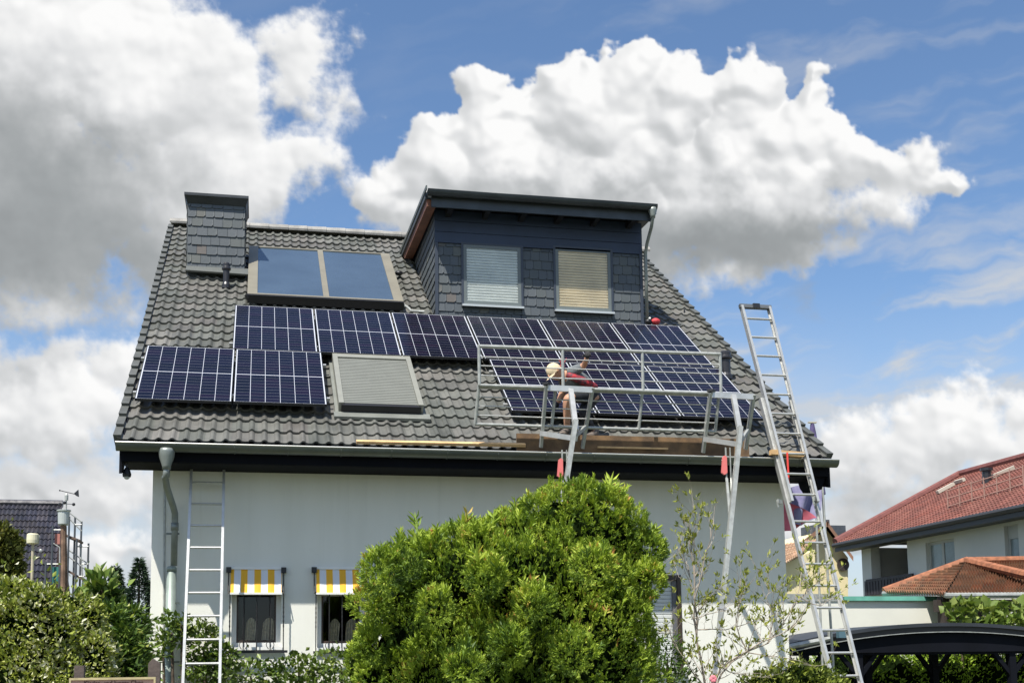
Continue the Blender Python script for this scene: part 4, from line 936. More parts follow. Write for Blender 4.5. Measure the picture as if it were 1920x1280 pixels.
r=thing('parasol',aY(1522,840,3.5)*[1,1,0]+[0,0,GZ],'closed purple parasol tip with a beige finial showing above the right roof edge','parasol')
t0=aY(1523,794,3.5); b=MB(); b.tube([t0,t0-[0,0,.18],t0-[0,0,1.2]],[.03,.06,.17],10); b.build('folded_canopy',mat('parasol_cloth',(.10,.08,.20),.85,0,.4,5),r)
b=MB(); b.box(t0-[.07,.03,-.01],t0+[.07,.03,.03]); b.build('finial',mat('beige_plastic',(.5,.46,.36),.5),r)
b=MB(); b.tube([t0,(t0[0],t0[1],GZ)],.02,8); b.build('mast',M_galv,r)

# ------------------------------------------------------------------ vegetation
def leaf_object(name, mats, parent, P, D, L, Wd, tint, fold=.25, loc=None, core=None, coremat=None, clip=None):
    """P base points, D unit directions, L lengths, Wd widths; each leaf a folded four-point blade"""
    n=len(P); up=rng.normal(0,1,(n,3)); S_=np.cross(D,up); S_/=np.linalg.norm(S_,axis=1,keepdims=True)+1e-9; N_=np.cross(S_,D)
    L=L[:,None]; Wd=Wd[:,None]
    base=P; tip=P+D*L-N_*L*.12; mid=P+D*L*.48
    a=mid+S_*Wd/2+N_*Wd*fold; c=mid-S_*Wd/2+N_*Wd*fold
    v=np.stack([base,a,tip,c],1).reshape(-1,3); i=np.arange(n)*4
    f=np.stack([np.stack([i,i+1,i+2],1),np.stack([i,i+2,i+3],1)],1).reshape(-1,3)
    tt=np.repeat(tint,4); mi=np.zeros(len(f),dtype=np.int32)
    if core is not None:
        cv,cf=core; f2=np.array(cf)+len(v)
        tt=np.concatenate([tt,np.full(len(cv),.02)]); v=np.concatenate([v,cv]); f=np.concatenate([f,f2]); mi=np.concatenate([mi,np.ones(len(f2),dtype=np.int32)])
    o0=root_loc(parent) if parent is not None else (V3(loc) if loc is not None else np.zeros(3)); v=v-o0
    me=bpy.data.meshes.new(name); me.vertices.add(len(v)); me.vertices.foreach_set('co',v.astype(np.float32).ravel())
    me.loops.add(len(f)*3); me.loops.foreach_set('vertex_index',f.astype(np.int32).ravel()); me.polygons.add(len(f)); me.polygons.foreach_set('loop_start',np.arange(0,len(f)*3,3,dtype=np.int32))
    for k in mats: me.materials.append(k)
    me.polygons.foreach_set('material_index',mi)
    at=me.attributes.new('tint','FLOAT','POINT'); at.data.foreach_set('value',tt.astype(np.float32)); me.update(calc_edges=True)
    o=bpy.data.objects.new(name,me); COL.objects.link(o)
    if parent is not None: o.parent=parent
    elif loc is not None: o.location=tuple(map(float,loc))
    return o
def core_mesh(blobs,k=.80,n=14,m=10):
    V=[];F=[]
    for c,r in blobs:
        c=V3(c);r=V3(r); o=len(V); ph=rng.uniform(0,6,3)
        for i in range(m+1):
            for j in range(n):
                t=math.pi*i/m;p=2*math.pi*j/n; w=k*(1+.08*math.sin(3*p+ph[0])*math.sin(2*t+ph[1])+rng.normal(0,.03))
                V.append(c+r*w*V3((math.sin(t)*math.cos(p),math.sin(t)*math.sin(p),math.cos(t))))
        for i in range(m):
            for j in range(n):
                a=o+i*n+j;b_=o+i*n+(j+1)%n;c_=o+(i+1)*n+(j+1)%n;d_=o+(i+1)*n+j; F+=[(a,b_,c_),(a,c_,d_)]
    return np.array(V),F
def blob_points(blobs,n,shell=.80,top=1.0,front=True,bump=.07):
    cs=np.array([b_[0] for b_ in blobs],float); rs=np.array([b_[1] for b_ in blobs],float)
    ar=(rs[:,0]*rs[:,2]+rs[:,0]*rs[:,1]+rs[:,1]*rs[:,2]); ar/=ar.sum()
    P=[];N=[]; got=0
    while got<n:
        k=rng.choice(len(blobs),n,p=ar); d=rng.normal(0,1,(n,3)); d/=np.linalg.norm(d,axis=1,keepdims=True)
        rr=shell+(top-shell)*rng.random(n)**.6; lump=1+bump*np.sin(d[:,0]*9+k)*np.sin(d[:,2]*8+k*2)*np.sin(d[:,1]*7)+bump*.5*np.sin(d[:,0]*19+k*3)*np.sin(d[:,2]*17+k)
        p=cs[k]+rs[k]*d*(rr*lump)[:,None]
        q=(p[:,None,:]-cs[None])/rs[None]; inside=(np.linalg.norm(q,axis=2)<.80).any(1) if len(blobs)>1 else np.zeros(n,bool)
        ok=~inside if shell>.7 else np.ones(n,bool)
        if front: ok&= ~((d[:,1]>.55)&(rng.random(n)<.7))
        nn=d/rs[k]; nn/=np.linalg.norm(nn,axis=1,keepdims=True); P.append(p[ok]);N.append(nn[ok]); got+=ok.sum()
    return np.concatenate(P)[:n],np.concatenate(N)[:n]
def pxblob(x,y,rx,ry,Y,dy=None):
    c=aY(x,y,Y); s=np.linalg.norm(aY(x+1,y,Y)-c); return (c,(rx*s,(dy if dy else rx*s*.8),ry*s))

# thuja hedge: sprays of flat scale-leaf fans
M_thuja=tinted('thuja_leaf',[(0,(.03,.065,.012)),(.3,(.11,.19,.022)),(.6,(.28,.39,.035)),(.93,(.50,.60,.085)),(.975,(.56,.42,.09)),(1,(.52,.24,.08))],.55,.28)
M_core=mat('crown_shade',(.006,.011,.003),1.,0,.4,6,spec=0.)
def noise3(P,s,seed):
    return vnoise(P[:,0]/s+seed*3.1,P[:,2]/s+P[:,1]/s*.7,seed)
def hedge(name,label,blobs,nspray,Lr=(.055,.12),cat='hedge',group=None,upb=.55,blades=7,seed=1,ncore=None):
    loc=np.array([blobs[0][0][0],blobs[0][0][1],GZ]); r=thing(name,loc,label,cat,group)
    P,N=blob_points(blobs,nspray,.80,1.04,bump=.13); 
    d=N*.75+np.array([0,-.10,upb])+rng.normal(0,.32,P.shape); d/=np.linalg.norm(d,axis=1,keepdims=True)
    L=rng.uniform(*Lr,len(P))*(1+.9*np.clip(noise3(P,.30,seed+2),-.5,.8)); topk=N[:,2]>.55; L[topk]*=rng.uniform(1.0,1.6,topk.sum()); lead=(rng.random(len(P))<.06)&(N[:,2]>-.1); L[lead]*=rng.uniform(1.3,2.2,lead.sum()); d[lead]=d[lead]*.6+[0,0,.6]; d/=np.linalg.norm(d,axis=1,keepdims=True)
    side=np.cross(d,rng.normal(0,1,P.shape)); side/=np.linalg.norm(side,axis=1,keepdims=True)
    # gaps and clumps
    g_=noise3(P,.16,seed)+.5*noise3(P,.07,seed+5); keep=g_>-.25; 
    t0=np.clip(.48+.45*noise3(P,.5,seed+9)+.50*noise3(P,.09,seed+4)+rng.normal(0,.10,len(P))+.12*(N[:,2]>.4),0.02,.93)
    yel=(noise3(P,.22,seed+30)>.50)&(rng.random(len(P))<.45); t0[yel]=rng.uniform(.955,1,yel.sum())
    P,d,L,side,t0=P[keep],d[keep],L[keep],side[keep],t0[keep]
    PP=[];DD=[];LL=[];WW=[];TT=[]
    for k in range(blades):
        if k==0: PP.append(P);DD.append(d);LL.append(L);WW.append(L*.16)
        else:
            f=.12+.62*((k+1)//2)/(blades/2); sg=1 if k%2 else -1; dd=d*.72+side*sg*.62+rng.normal(0,.10,P.shape); dd/=np.linalg.norm(dd,axis=1,keepdims=True)
            PP.append(P+d*(L*f)[:,None]); DD.append(dd); LL.append(L*(.62-.34*f)); WW.append(L*.115)
        TT.append(np.clip(t0+rng.normal(0,.05,len(P))+.05*(k>2),0,1))
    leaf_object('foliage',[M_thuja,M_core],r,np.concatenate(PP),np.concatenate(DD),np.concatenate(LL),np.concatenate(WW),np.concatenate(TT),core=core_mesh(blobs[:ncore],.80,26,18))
    for k in range(3):
        c=V3(blobs[k%len(blobs)][0]); b=MB(); b.tube([(c[0]+k*.1,c[1],GZ),(c[0]+k*.12,c[1]+.05,GZ+1),(c[0],c[1],c[2])],[.06,.045,.02],8); b.build('trunk',mat('bark',(.09,.065,.045),.9,0,.4,14,.5,30),r)
    return r
HY=-3.9
hb=[pxblob(1090,1005,118,82,HY),pxblob(1000,1085,180,90,HY),pxblob(1020,1230,200,170,HY),pxblob(880,1085,160,88,HY),pxblob(775,1120,90,80,HY),pxblob(800,1240,128,140,HY),pxblob(900,1330,230,180,HY),pxblob(1100,1130,112,110,HY),pxblob(1152,1045,68,85,HY),pxblob(1128,1250,88,120,HY),pxblob(960,1020,60,52,HY),pxblob(690,1260,40,60,HY)]
_r=np.random.default_rng(5); ncore=len(hb)
for (x_,y_) in ((690,1050),(735,1040),(790,1010),(845,1000),(880,1005),(925,1000),(965,975),(1010,945),(1050,925),(1100,918),(1150,925),(1195,955),(1222,1010),(1225,1065),(1205,1130),(1215,1190),(1205,1250),(668,1110),(672,1190),(665,1250),(900,1060),(1000,1110),(1120,1040),(800,1120),(950,1190),(1080,1200),(860,1230)):
    x_=1000+(x_-1000)*.915; y_+=24
    hb.append(pxblob(x_,y_,24+_r.random()*14,22+_r.random()*12,HY-(.9 if 700<x_<1180 and y_>1035 else .1)-.25*_r.random(),.22))
hedge('conifer_hedge','big bushy yellow-green conifer hedge growing in front of the white wall',hb,44000,(.034,.078),ncore=ncore)

M_leaf=tinted('shrub_leaf',[(0,(.03,.06,.012)),(.4,(.14,.19,.03)),(.75,(.31,.36,.06)),(.92,(.46,.48,.17)),(1,(.62,.62,.44))],.42,.25)
M_leafd=tinted('dark_leaf',[(0,(.02,.045,.010)),(.5,(.085,.15,.028)),(.9,(.22,.30,.06)),(1,(.36,.42,.17))],.38,.2)
M_vine=tinted('vine_leaf',[(0,(.035,.07,.015)),(.5,(.13,.20,.035)),(1,(.32,.38,.11))],.4,.3)
def shrub(name,label,blobs,n,L,W_,m_,cat='shrub',group=None,core=.78,upb=.25,tm=.5,ts=.22,shell=.72,parent=None,seed=3,partname='foliage',stem=True,wild=1.):
    loc=np.array([blobs[0][0][0],blobs[0][0][1],GZ]); r=thing(name,loc,label,cat,group)
    P,N=blob_points(blobs,n,shell,1.06,bump=.12); so_=rng.random(len(P))<.07; P[so_]+=N[so_]*(np.minimum(rng.exponential(.06,so_.sum()),.2)*wild)[:,None]; d=N*.7+[0,-.15,upb]+rng.normal(0,.55,P.shape); d/=np.linalg.norm(d,axis=1,keepdims=True)
    keep=noise3(P,.2,seed)>-.42; P,d=P[keep],d[keep]
    Ls=rng.uniform(.6,1.35,len(P))*L; t=np.clip(tm+ts*1.3*noise3(P,.45,seed+1)+rng.normal(0,ts*.6,len(P)),0,1)
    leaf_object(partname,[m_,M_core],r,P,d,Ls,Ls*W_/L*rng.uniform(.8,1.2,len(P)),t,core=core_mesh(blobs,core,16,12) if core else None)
    if stem:
        for k in range(3):
            c=V3(blobs[k%len(blobs)][0]); b=MB(); b.tube([(c[0],c[1],GZ),(c[0]+.05,c[1],(c[2]+GZ)/2),tuple(c)],[.045,.03,.012],7); b.build('stem',mat('bark',()),r)
    return r
LY=-4.6
shrub('leafy_shrub','broad sunlit shrub with yellow-green leaves filling the lower left corner',[pxblob(50,1200,110,95,LY),pxblob(-60,1180,120,110,LY),pxblob(120,1250,95,120,LY+.3),pxblob(20,1330,170,160,LY),pxblob(120,1150,52,45,LY+.2),pxblob(28,1125,48,40,LY),pxblob(75,1132,30,34,LY-.2),pxblob(160,1160,36,40,LY+.2),pxblob(175,1235,36,50,LY),pxblob(-160,1220,120,120,LY)],24000,.044,.022,M_leaf,tm=.74,ts=.36,seed=5,wild=1.5)
shrub('laurel_shrub','darker green shrub with long hanging leaves between the sunlit shrub and the downpipe',[pxblob(228,1235,44,62,-3.9),pxblob(200,1300,70,95,-4),pxblob(248,1175,22,34,-3.6),pxblob(205,1175,34,34,-3.8)],6000,.10,.024,M_leafd,upb=-.25,tm=.55,ts=.3,seed=8)
shrub('broad_leaf_shrub','small plant with broad pale-backed leaves rising above the shrubs left of the house corner',[pxblob(190,1105,26,32,-3.2),pxblob(178,1135,30,30,-3.2),pxblob(205,1140,26,26,-3.2)],420,.11,.062,M_leafd,core=0,shell=.3,tm=.7,ts=.35,seed=2)
shrub('round_tree','olive-green tree at the left edge in front of the scaffolded house',[pxblob(-15,1030,48,48,4),pxblob(10,1060,28,30,4),pxblob(-70,1060,60,70,4),pxblob(-30,1110,60,60,4)],9000,.10,.06,tinted('olive_leaf',[(0,(.03,.045,.01)),(.5,(.085,.10,.02)),(1,(.19,.17,.04))],.5,.2),cat='tree',tm=.5,seed=9)
def conifer(x,ytop,ybot,w,Y,label):
    t=aY(x,ytop,Y); bt=aY(x,ybot,Y); H=t[2]-GZ; s=np.linalg.norm(aY(x+1,ytop,Y)-t); r=thing('fir_tree',(t[0],Y,GZ),label,'tree','dark conifers behind the left garden')
    n=9000; f=rng.random(n)**.8; R_=w*s*(f*1.0+.02)*(H/(t[2]-bt[2]+1e-6)); R_=w*s*(f*(H)/(t[2]-bt[2]))
    lay=(f*22)%1; a=rng.uniform(0,6.28,n); rr=R_*(.35+.65*rng.random(n)**.5)*(.75+.35*(1-lay))*(1+.15*np.sin(a*3+f*40))
    P=np.stack([t[0]+rr*np.cos(a),Y+rr*np.sin(a),t[2]-f*H*.95-rr*.25],1); d=np.stack([np.cos(a),np.sin(a),-.25+.5*rng.random(n)],1)+rng.normal(0,.3,(n,3)); d/=np.linalg.norm(d,axis=1,keepdims=True)
    leaf_object('foliage',[tinted_once('fir_leaf')],r,P,d,rng.uniform(.14,.32,n),rng.uniform(.03,.06,n),np.clip(rng.normal(.45,.25,n),0,1))
    b=MB(); b.tube([(t[0],Y,GZ),(t[0],Y,t[2]-.1)],[.16,.02],8); b.build('trunk',mat('bark',()),r)
def tinted_once(n):
    return MATS[n] if n in MATS else tinted(n,[(0,(.010,.028,.016)),(.6,(.030,.062,.026)),(1,(.06,.10,.035))],.6,.1)
conifer(262,1047,1160,38,34,'taller dark conifer close to the left corner of the white house')
conifer(219,1062,1160,26,36,'narrower dark conifer behind the broad-leaved plant')

# climbing plants on the house foot
def climber(label,blobs,n,seed,dirn=0.):
    shrub('climbing_plant',label,blobs,n,.070,.045,M_vine,cat='climbing plant',core=0,shell=.2,tm=.45,ts=.3,seed=seed,partname='leaves',stem=True)
climber('climbing plant with round leaves wound about the foot of the downpipe',[pxblob(322,1185,26,26,-.3,.12),pxblob(306,1212,20,22,-.3,.12),pxblob(340,1170,16,22,-.3,.12),pxblob(316,1160,9,12,-.3,.1)],330,12)
climber('dense climbing plant with broad leaves growing behind the foot of the left ladder',[pxblob(382,1210,38,42,-.25,.14),pxblob(385,1255,42,40,-.25,.14),pxblob(420,1240,30,34,-.25,.14),pxblob(375,1180,26,16,-.25,.12)],950,14)
climber('low climbing plant below the striped awnings',[pxblob(470,1262,60,26,-.45,.16),pxblob(560,1258,60,28,-.45,.16),pxblob(640,1248,55,34,-.5,.16),pxblob(560,1238,14,14,-.4,.08),pxblob(600,1310,160,50,-.5,.2)],1900,16)

# open flowering shrub with bare branches and leaf rosettes
mg=thing('magnolia_shrub',aY(1330,1290,-2.9)*[1,1,0]+[0,0,GZ],'sparse shrub of bare curving branches with small lime leaf tufts before the white wall','shrub')
SY=-2.9; tips=[]; br=MB()
def px3(x,y,dy=0): return aY(x,y,SY+dy)
root=px3(1330,1300,0); root[2]=GZ
main=[([(1325,1300),(1306,1200),(1302,1120),(1300,1060),(1296,1010)],.020,0),([(1306,1190),(1303,1120),(1322,1040),(1338,985)],.014,-.2),([(1304,1120),(1290,1060),(1270,1025),(1262,1050)],.010,.1),([(1303,1080),(1301,1010),(1305,962)],.010,0),
 ([(1330,1300),(1352,1250),(1400,1220),(1460,1190),(1500,1165)],.018,-.3),([(1340,1290),(1372,1240),(1440,1205),(1480,1150),(1502,1095)],.016,.2),([(1480,1150),(1512,1110),(1540,1085)],.010,.25),([(1440,1205),(1452,1150),(1436,1120),(1440,1100)],.011,.1),
 ([(1400,1222),(1470,1232),(1530,1250)],.010,-.3),([(1325,1290),(1280,1230),(1255,1180),(1245,1190)],.010,-.1),([(1400,1218),(1380,1170),(1390,1120),(1388,1100)],.010,0),([(1352,1250),(1380,1262),(1450,1270)],.009,-.2),([(1500,1100),(1507,1060),(1500,1035)],.008,.2),([(1296,1160),(1330,1150),(1378,1140)],.008,-.1),([(1306,1180),(1360,1180),(1420,1160),(1448,1165)],.009,.1),([(1502,1120),(1540,1135),(1570,1120)],.008,.1)]
def addbr(pts,r0,depth):
    n=len(pts); br.tube(pts,[r0*(1-.75*i/(n-1)) for i in range(n)],5,False); tips.append((pts[-1],pts[-1]-pts[-2]))
    if depth<=0: return
    for i in range(1,n):
        for _ in range(2 if depth>1 else 1):
            if rng.random()<.85:
                s=pts[i-1]+(pts[i]-pts[i-1])*rng.random(); d=pts[i]-pts[i-1]; d/=np.linalg.norm(d); d=d*.7+np.array([rng.normal(0,.55),rng.normal(0,.4),.35+rng.normal(0,.25)]); d/=np.linalg.norm(d)
                l=rng.uniform(.16,.42)*(1 if depth>1 else .6); p=[s]; 
                for k in range(3): d=d+rng.normal(0,.16,3)+[0,0,.07]; d/=np.linalg.norm(d); p.append(p[-1]+d*l/3)
                addbr(p,r0*.45,depth-1)
for pts,r0,dy in main:
    P3=[px3(x,y,dy*k/(len(pts)-1)) for k,(x,y) in enumerate(pts)]; Q=[]
    for i in range(len(P3)-1):
        for f in (0,.5): Q.append(lerp(P3[i],P3[i+1],f)+(rng.normal(0,.012,3) if f else 0))
    Q.append(P3[-1]); addbr(Q,r0*.72,2)
br.tube([root,px3(1325,1300)],[.03,.018],6)
br.build('branches',mat('grey_bark',(.34,.29,.24),.85,0,.35,14,.4,40),mg)
P=[];D=[]
for p,d in tips:
    if rng.random()<.12: continue
    d=d/np.linalg.norm(d)
    for k in range(rng.integers(4,9)): v=d*.8+rng.normal(0,.5,3)+[0,0,.25]; P.append(p+rng.normal(0,.006,3)-d*rng.random()*.05); D.append(v/np.linalg.norm(v))
P=np.array(P);D=np.array(D); Ls=rng.uniform(.028,.072,len(P))
leaf_object('leaves',[tinted('magnolia_leaf',[(0,(.10,.13,.02)),(.5,(.27,.31,.045)),(1,(.44,.44,.10))],.45,.3)],mg,P,D,Ls,Ls*.34,np.clip(rng.normal(.5,.25,len(P)),0,1))
b=MB(); c=px3(1338,1272,-.1)
for k in range(6): a=k*1.05; b.sphere(c+[.02*math.cos(a),.01,.02*math.sin(a)],.022,8,6,(1,.6,1))
b.build('blossom',mat('pink_petal',(.72,.22,.27),.6),mg)
shrub('low_bush','low yellow-flecked leafy bush at the foot of the tall ladder',[pxblob(1500,1275,58,30,-2.4),pxblob(1440,1290,60,26,-2.5),pxblob(1530,1300,60,40,-2.4)],2600,.055,.022,M_leaf,tm=.5,seed=22)
shrub('dark_bush','dark thin-leaved bush between the conifer hedge and the shuttered window',[pxblob(1250,1235,34,44,-2.6),pxblob(1262,1275,44,40,-2.6)],900,.06,.022,M_leafd,core=0,shell=.2,seed=25)

# ------------------------------------------------------------------ garden sign and posts at the lower left
sy=-6.3; a=aY(130,1271.5,sy); c=aY(292,1272.5,sy); wS=c[0]-a[0]; zt=a[2]
sg=thing('garden_sign',((a[0]+c[0])/2,sy,GZ),'pink wooden sign with dark lettering and a light frame at the bottom edge','sign')
b=MB(); b.box((a[0]+.01,sy,zt-.30),(c[0]-.01,sy+.02,zt-.008)); b.build('board',mat('pink_board',(.60,.36,.28),.6,0,.1,9),sg)
b=MB(); b.box((a[0],sy-.012,zt-.010),(c[0],sy+.028,zt+.004)); b.box((a[0],sy-.012,zt-.32),(c[0],sy+.028,zt-.30)); b.box((a[0],sy-.012,zt-.30),(a[0]+.012,sy+.028,zt-.010)); b.box((c[0]-.012,sy-.012,zt-.30),(c[0],sy+.028,zt-.010)); b.build('sign_frame',mat('light_frame',(.48,.40,.22),.6,0,.2,20),sg)
tcu=bpy.data.curves.new('sign_text','FONT'); tcu.body='Kinder- und Junger Chor'; tcu.align_x='CENTER'; tcu.size=.044; tcu.extrude=.001; tcu.offset=.0006
to=bpy.data.objects.new('lettering_curve',tcu); COL.objects.link(to); dgx=bpy.context.evaluated_depsgraph_get(); tm_=bpy.data.meshes.new_from_object(to.evaluated_get(dgx)); bpy.data.objects.remove(to)
tm_.materials.clear(); tm_.materials.append(mat('ink',(.05,.015,.015),.6)); tl_=bpy.data.objects.new('lettering',tm_); COL.objects.link(tl_); tl_.parent=sg
ct=aY(213,1282,sy); wt=aY(268,1282,sy)[0]-aY(157,1282,sy)[0]; sc_=wt/max(1e-3,(max(v.co.x for v in tm_.vertices)-min(v.co.x for v in tm_.vertices)))
tl_.scale=(sc_,sc_,sc_); tl_.rotation_euler=(R(90),0,0); tl_.location=tuple(ct+[0,-.004,-.002]-root_loc(sg))
M_post=mat('grey_post',(.11,.085,.075),.85,0,.3,12,.4,40)
for (x0,x1,yt,lab) in ((141,159,1247,'flat-topped brown post behind the left part of the pink sign'),(279,301,1243,'pointed dark post right of the pink sign')):
    p0=aY(x0,yt,sy+.12); p1=aY(x1,yt,sy+.12); b=MB(); b.box((p0[0],sy+.08,GZ),(p1[0],sy+.16,p0[2])); o_=b
    if x0>200: m_=aY((x0+x1)/2-3,1234,sy+.12); b.prism([(p0[0],sy+.08,p0[2]),(m_[0],sy+.08,m_[2]),(p1[0],sy+.08,p0[2])],(0,.08,0))
    tag(b.build('garden_post',M_post,loc=((p0[0]+p1[0])/2,sy+.12,GZ)),lab,'post')

# ------------------------------------------------------------------ weather station and cream fixture (left)
wy=-1.0
def wp(x,y): return aY(x,y,wy)
b0=wp(121,1180); ws=thing('weather_station',(b0[0],wy,GZ),'grey weather station with rain bucket, wind cups and vane on a rusty pole','weather station')
b=MB(); t=wp(119,985); b.tube([(b0[0]-.0,wy,GZ),tuple(wp(119,1060)),tuple(t)],.028,8); b.tube([tuple(wp(124,1120)+[0,.03,0]),tuple(wp(122,985)+[0,.03,0])],.013,6); b.build('pole',mat('rusty',(.24,.15,.10),.8,.2,.4,12),ws)
c=wp(119,984); px=np.linalg.norm(wp(120,984)-c)
b=MB(); b.lathe(c,[(9*px,0),(10.5*px,2*px),(11.5*px,26*px),(13.5*px,28*px),(13.5*px,30*px),(3*px,30.5*px)],18); b.build('rain_bucket',mat('bucket',(.45,.48,.46),.5,.2,.1,9),ws,smooth=False)
c=wp(124,955); b=MB(); b.lathe(c,[(1.3*px,0),(1.3*px,18*px),(3.4*px,18.5*px),(3.6*px,28*px),(3*px,30*px),(1.2*px,33*px)],12); b.build('sensor_head',M_galv,ws)
c=wp(124,944); b=MB()
for k in range(3): a=k*2.09+.5; e=c+V3((math.cos(a)*15*px,math.sin(a)*15*px,0)); b.tube([c,e],.6*px,5); b.sphere(e,3.3*px,8,6)
b.build('wind_cups',M_rubber,ws)
c=wp(123,922); b=MB(); b.tube([wp(112,919),wp(141,926)],.8*px,5); b.prism([wp(138,925),wp(147,917),wp(148,931),wp(143,929)],(0,.012,0)); b.sphere(wp(112,919),1.6*px,8,5); b.build('wind_vane',M_rubber,ws)
b0=wp(62,1050); cf=thing('cream_lamp',(b0[0],wy,GZ),'cream cylinder on a pale post overgrown with leaves, left of the weather station','garden fixture')
b=MB(); b.tube([(b0[0],wy,GZ),tuple(wp(62,1018))],2.8*px,10); b.build('post',mat('pale_post',(.48,.42,.30),.8,0,.2,9),cf)
c=wp(61,1018); b=MB(); b.lathe(c,[(5*px,-2*px),(11*px,0),(11.5*px,6*px),(11*px,17*px),(9*px,19*px)],18); b.build('cylinder',mat('cream_plastic',(.66,.62,.44),.5),cf)
b=MB(); b.sphere(wp(76,1032),4*px,10,6,(1,.5,1)); b.tube([wp(64,1027),wp(76,1032)],.8*px,5); b.tube([wp(66,1000),wp(74,1004),wp(73,1018),wp(66,1026)],.8*px,5); b.build('side_bracket',M_galv,cf)

# ------------------------------------------------------------------ scaffolded house, far left
ny=22.; 
def np_(x,y,dy=0): return aY(x,y,ny+dy)
nh=thing('neighbour_house',(np_(40,1100)[0],ny+3,GZ),'house with a steep dark tiled roof beside scaffolding at the far left','house')
r0=np_(-260,940,3.6); r1=np_(118,946,3.6); e0=np_(-285,1150,-.6); e1=np_(96,1150,-.6)
def plane_tiles(A,B,C_,D_,nu,nv,h,mat_,name,parent,uvs=(1,1)):
    """A,B lower edge, D,C upper edge; wavy courses"""
    b=MB(); n=np.cross(B-A,D_-A); n/=np.linalg.norm(n); 
    if n[2]<0: n=-n
    V=[];UVs={}
    W_=np.linalg.norm(B-A);Hh=np.linalg.norm(D_-A); nc=nu*4
    for r in range(nv):
        for (f,o_) in ((0,.0),(0,h),(1.05,h*.25)):
            vv=min(1,(r+f)/nv); 
            for i in range(nc+1):
                u=i/nc; p=lerp(lerp(A,B,u),lerp(D_,C_,u),vv)+n*(o_+h*.55*math.cos(2*math.pi*i/4)); V.append(p); UVs[tuple(map(float,p))]=(u*W_,vv*Hh)
    F=[];k=nc+1
    for r in range(nv):
        for s_ in range(2):
            o_=(r*3+s_)*k; F+=[(o_+i,o_+i+1,o_+k+i+1,o_+k+i) for i in range(nc)]
    b.add(V,F); return b.build(name,mat_,parent,uvfn=lambda p:UVs.get(p,(0,0)))
M_dtile=tile_mat('dark_roof_tile',[(.030,.032,.045),(.042,.042,.058),(.050,.046,.052),(.036,.038,.05),(.06,.055,.065)],.3,.34,.4)
plane_tiles(e0,e1,r1,r0,44,17,.05,M_dtile,'roof',nh)
b=MB(); b.tube([r0+[0,0,.03],r1+[0,0,.03]],.12,8); b.build('ridge_cap',M_dtile,nh,uvfn=lambda p:(p[0],p[2]))
b=MB(); g0=np_(96,1150,-.3); b.prism([(e1[0]-.1,e1[1]+.5,GZ),(e1[0]-.1,e1[1]+.5,e1[2]+.1),(r1[0]-.12,r1[1],r1[2]-.15),(r1[0]-.1,r1[1]+3.8,e1[2]),(r1[0]-.1,r1[1]+3.8,GZ)],(-6,0,0)); b.build('gable_wall',mat('brick_red',(.22,.10,.065),.9,0,.3,5),nh)
sc=thing('scaffold',np_(130,1200)*[1,1,0]+[0,0,GZ],'steel scaffolding with walk boards standing at the gable of the far-left house','scaffold')
b=MB()
for (x,yt,dy) in ((99,985,-1),(112,1058,-1.3),(86,1053,-1.3),(130,968,.5),(141,968,1),(153,977,1.5),(144,1010,.5),(166,1018,2)): 
    p=np_(x,yt,dy); b.tube([p,(p[0],p[1],GZ)],.03,6)
b.build('standards',mat('scaf',(.09,.10,.11),.5,.5),sc)
b=MB()
for (p,q_) in (((132,962),(153,978)),((132,974),(153,995)),((128,1030),(166,1057)),((128,1042),(164,1070)),((141,983),(153,983)),((144,1024),(166,1024)),((153,1057),(166,1057)),((99,993),(116,993)),((100,1018),(112,1026)),((112,1026),(112,1055)),((86,1057),(112,1057)),((150,1020),(157,1110)),((136,1080),(166,1080))):
    b.tube([np_(*p,.8),np_(*q_,.8)],.022,6)
b.build('guard_tubes',M_galv,sc)
b=MB()
for (p,q_) in (((128,1006),(152,1015)),((128,1070),(160,1088))): b.bar(np_(*p,1),np_(*q_,1),.9,.06)
b.build('walk_boards',mat('board_brown',(.13,.09,.07),.8),sc)
b=MB(); b.box(np_(103,1000,-.9),np_(113,1020,-.8)); b.build('debris_sheet',mat('sheet_red',(.40,.16,.13),.8),sc)
b=MB(); b.box(np_(97,1062,-.9),np_(110,1093,-.85)); b.build('green_net',mat('net_green',(.03,.16,.14),.8),sc)

# ------------------------------------------------------------------ right side: white house with red roof
EZ=5.15; Ea=aZ(1566,1019,EZ); Eb=aZ(1920,946,EZ); RXh=(Ea[0]+Eb[0])/2
rh_=thing('red_roof_house',(RXh+4,12,GZ),'white neighbour house with a red tiled hip roof, loggia and two visible windows','house')
Y0=3.5; Y1=Ea[1]; WXh=RXh+.55
corner=V3((RXh,Y1,EZ)); near=V3((RXh,Y0,EZ))
pr=aX(1800,893,RXh+5.0)   # top of the hip
apex=V3((RXh+5.0,pr[1],pr[2])); apn=V3((apex[0],Y0,apex[2]))
M_red=tile_mat('red_roof_tile',[(.150,.047,.032),(.172,.056,.039),(.162,.062,.046),(.138,.046,.034),(.185,.072,.052)],.26,.34,.6)
plane_tiles(corner,near,apn,apex,110,26,.032,M_red,'roof',rh_)
b=MB(); b.tube([corner+[0,0,.06],apex+[0,0,.08]],.13,8); b.tube([apex+[0,0,.08],apn+[0,0,.08]],.13,8); b.build('hip_ridge',mat('hip_tile',(.17,.06,.05),.6,0,.2,6),rh_)
b=MB(); b.add([tuple(corner),tuple(apex),(RXh+10.0,Y1,EZ)],[(0,1,2)]); b.add([tuple(apex),tuple(apn),(RXh+10.0,Y0,EZ),(RXh+10.0,Y1,EZ)],[(0,1,2,3)]); b.build('rear_roof',mat('hip_tile',()),rh_)
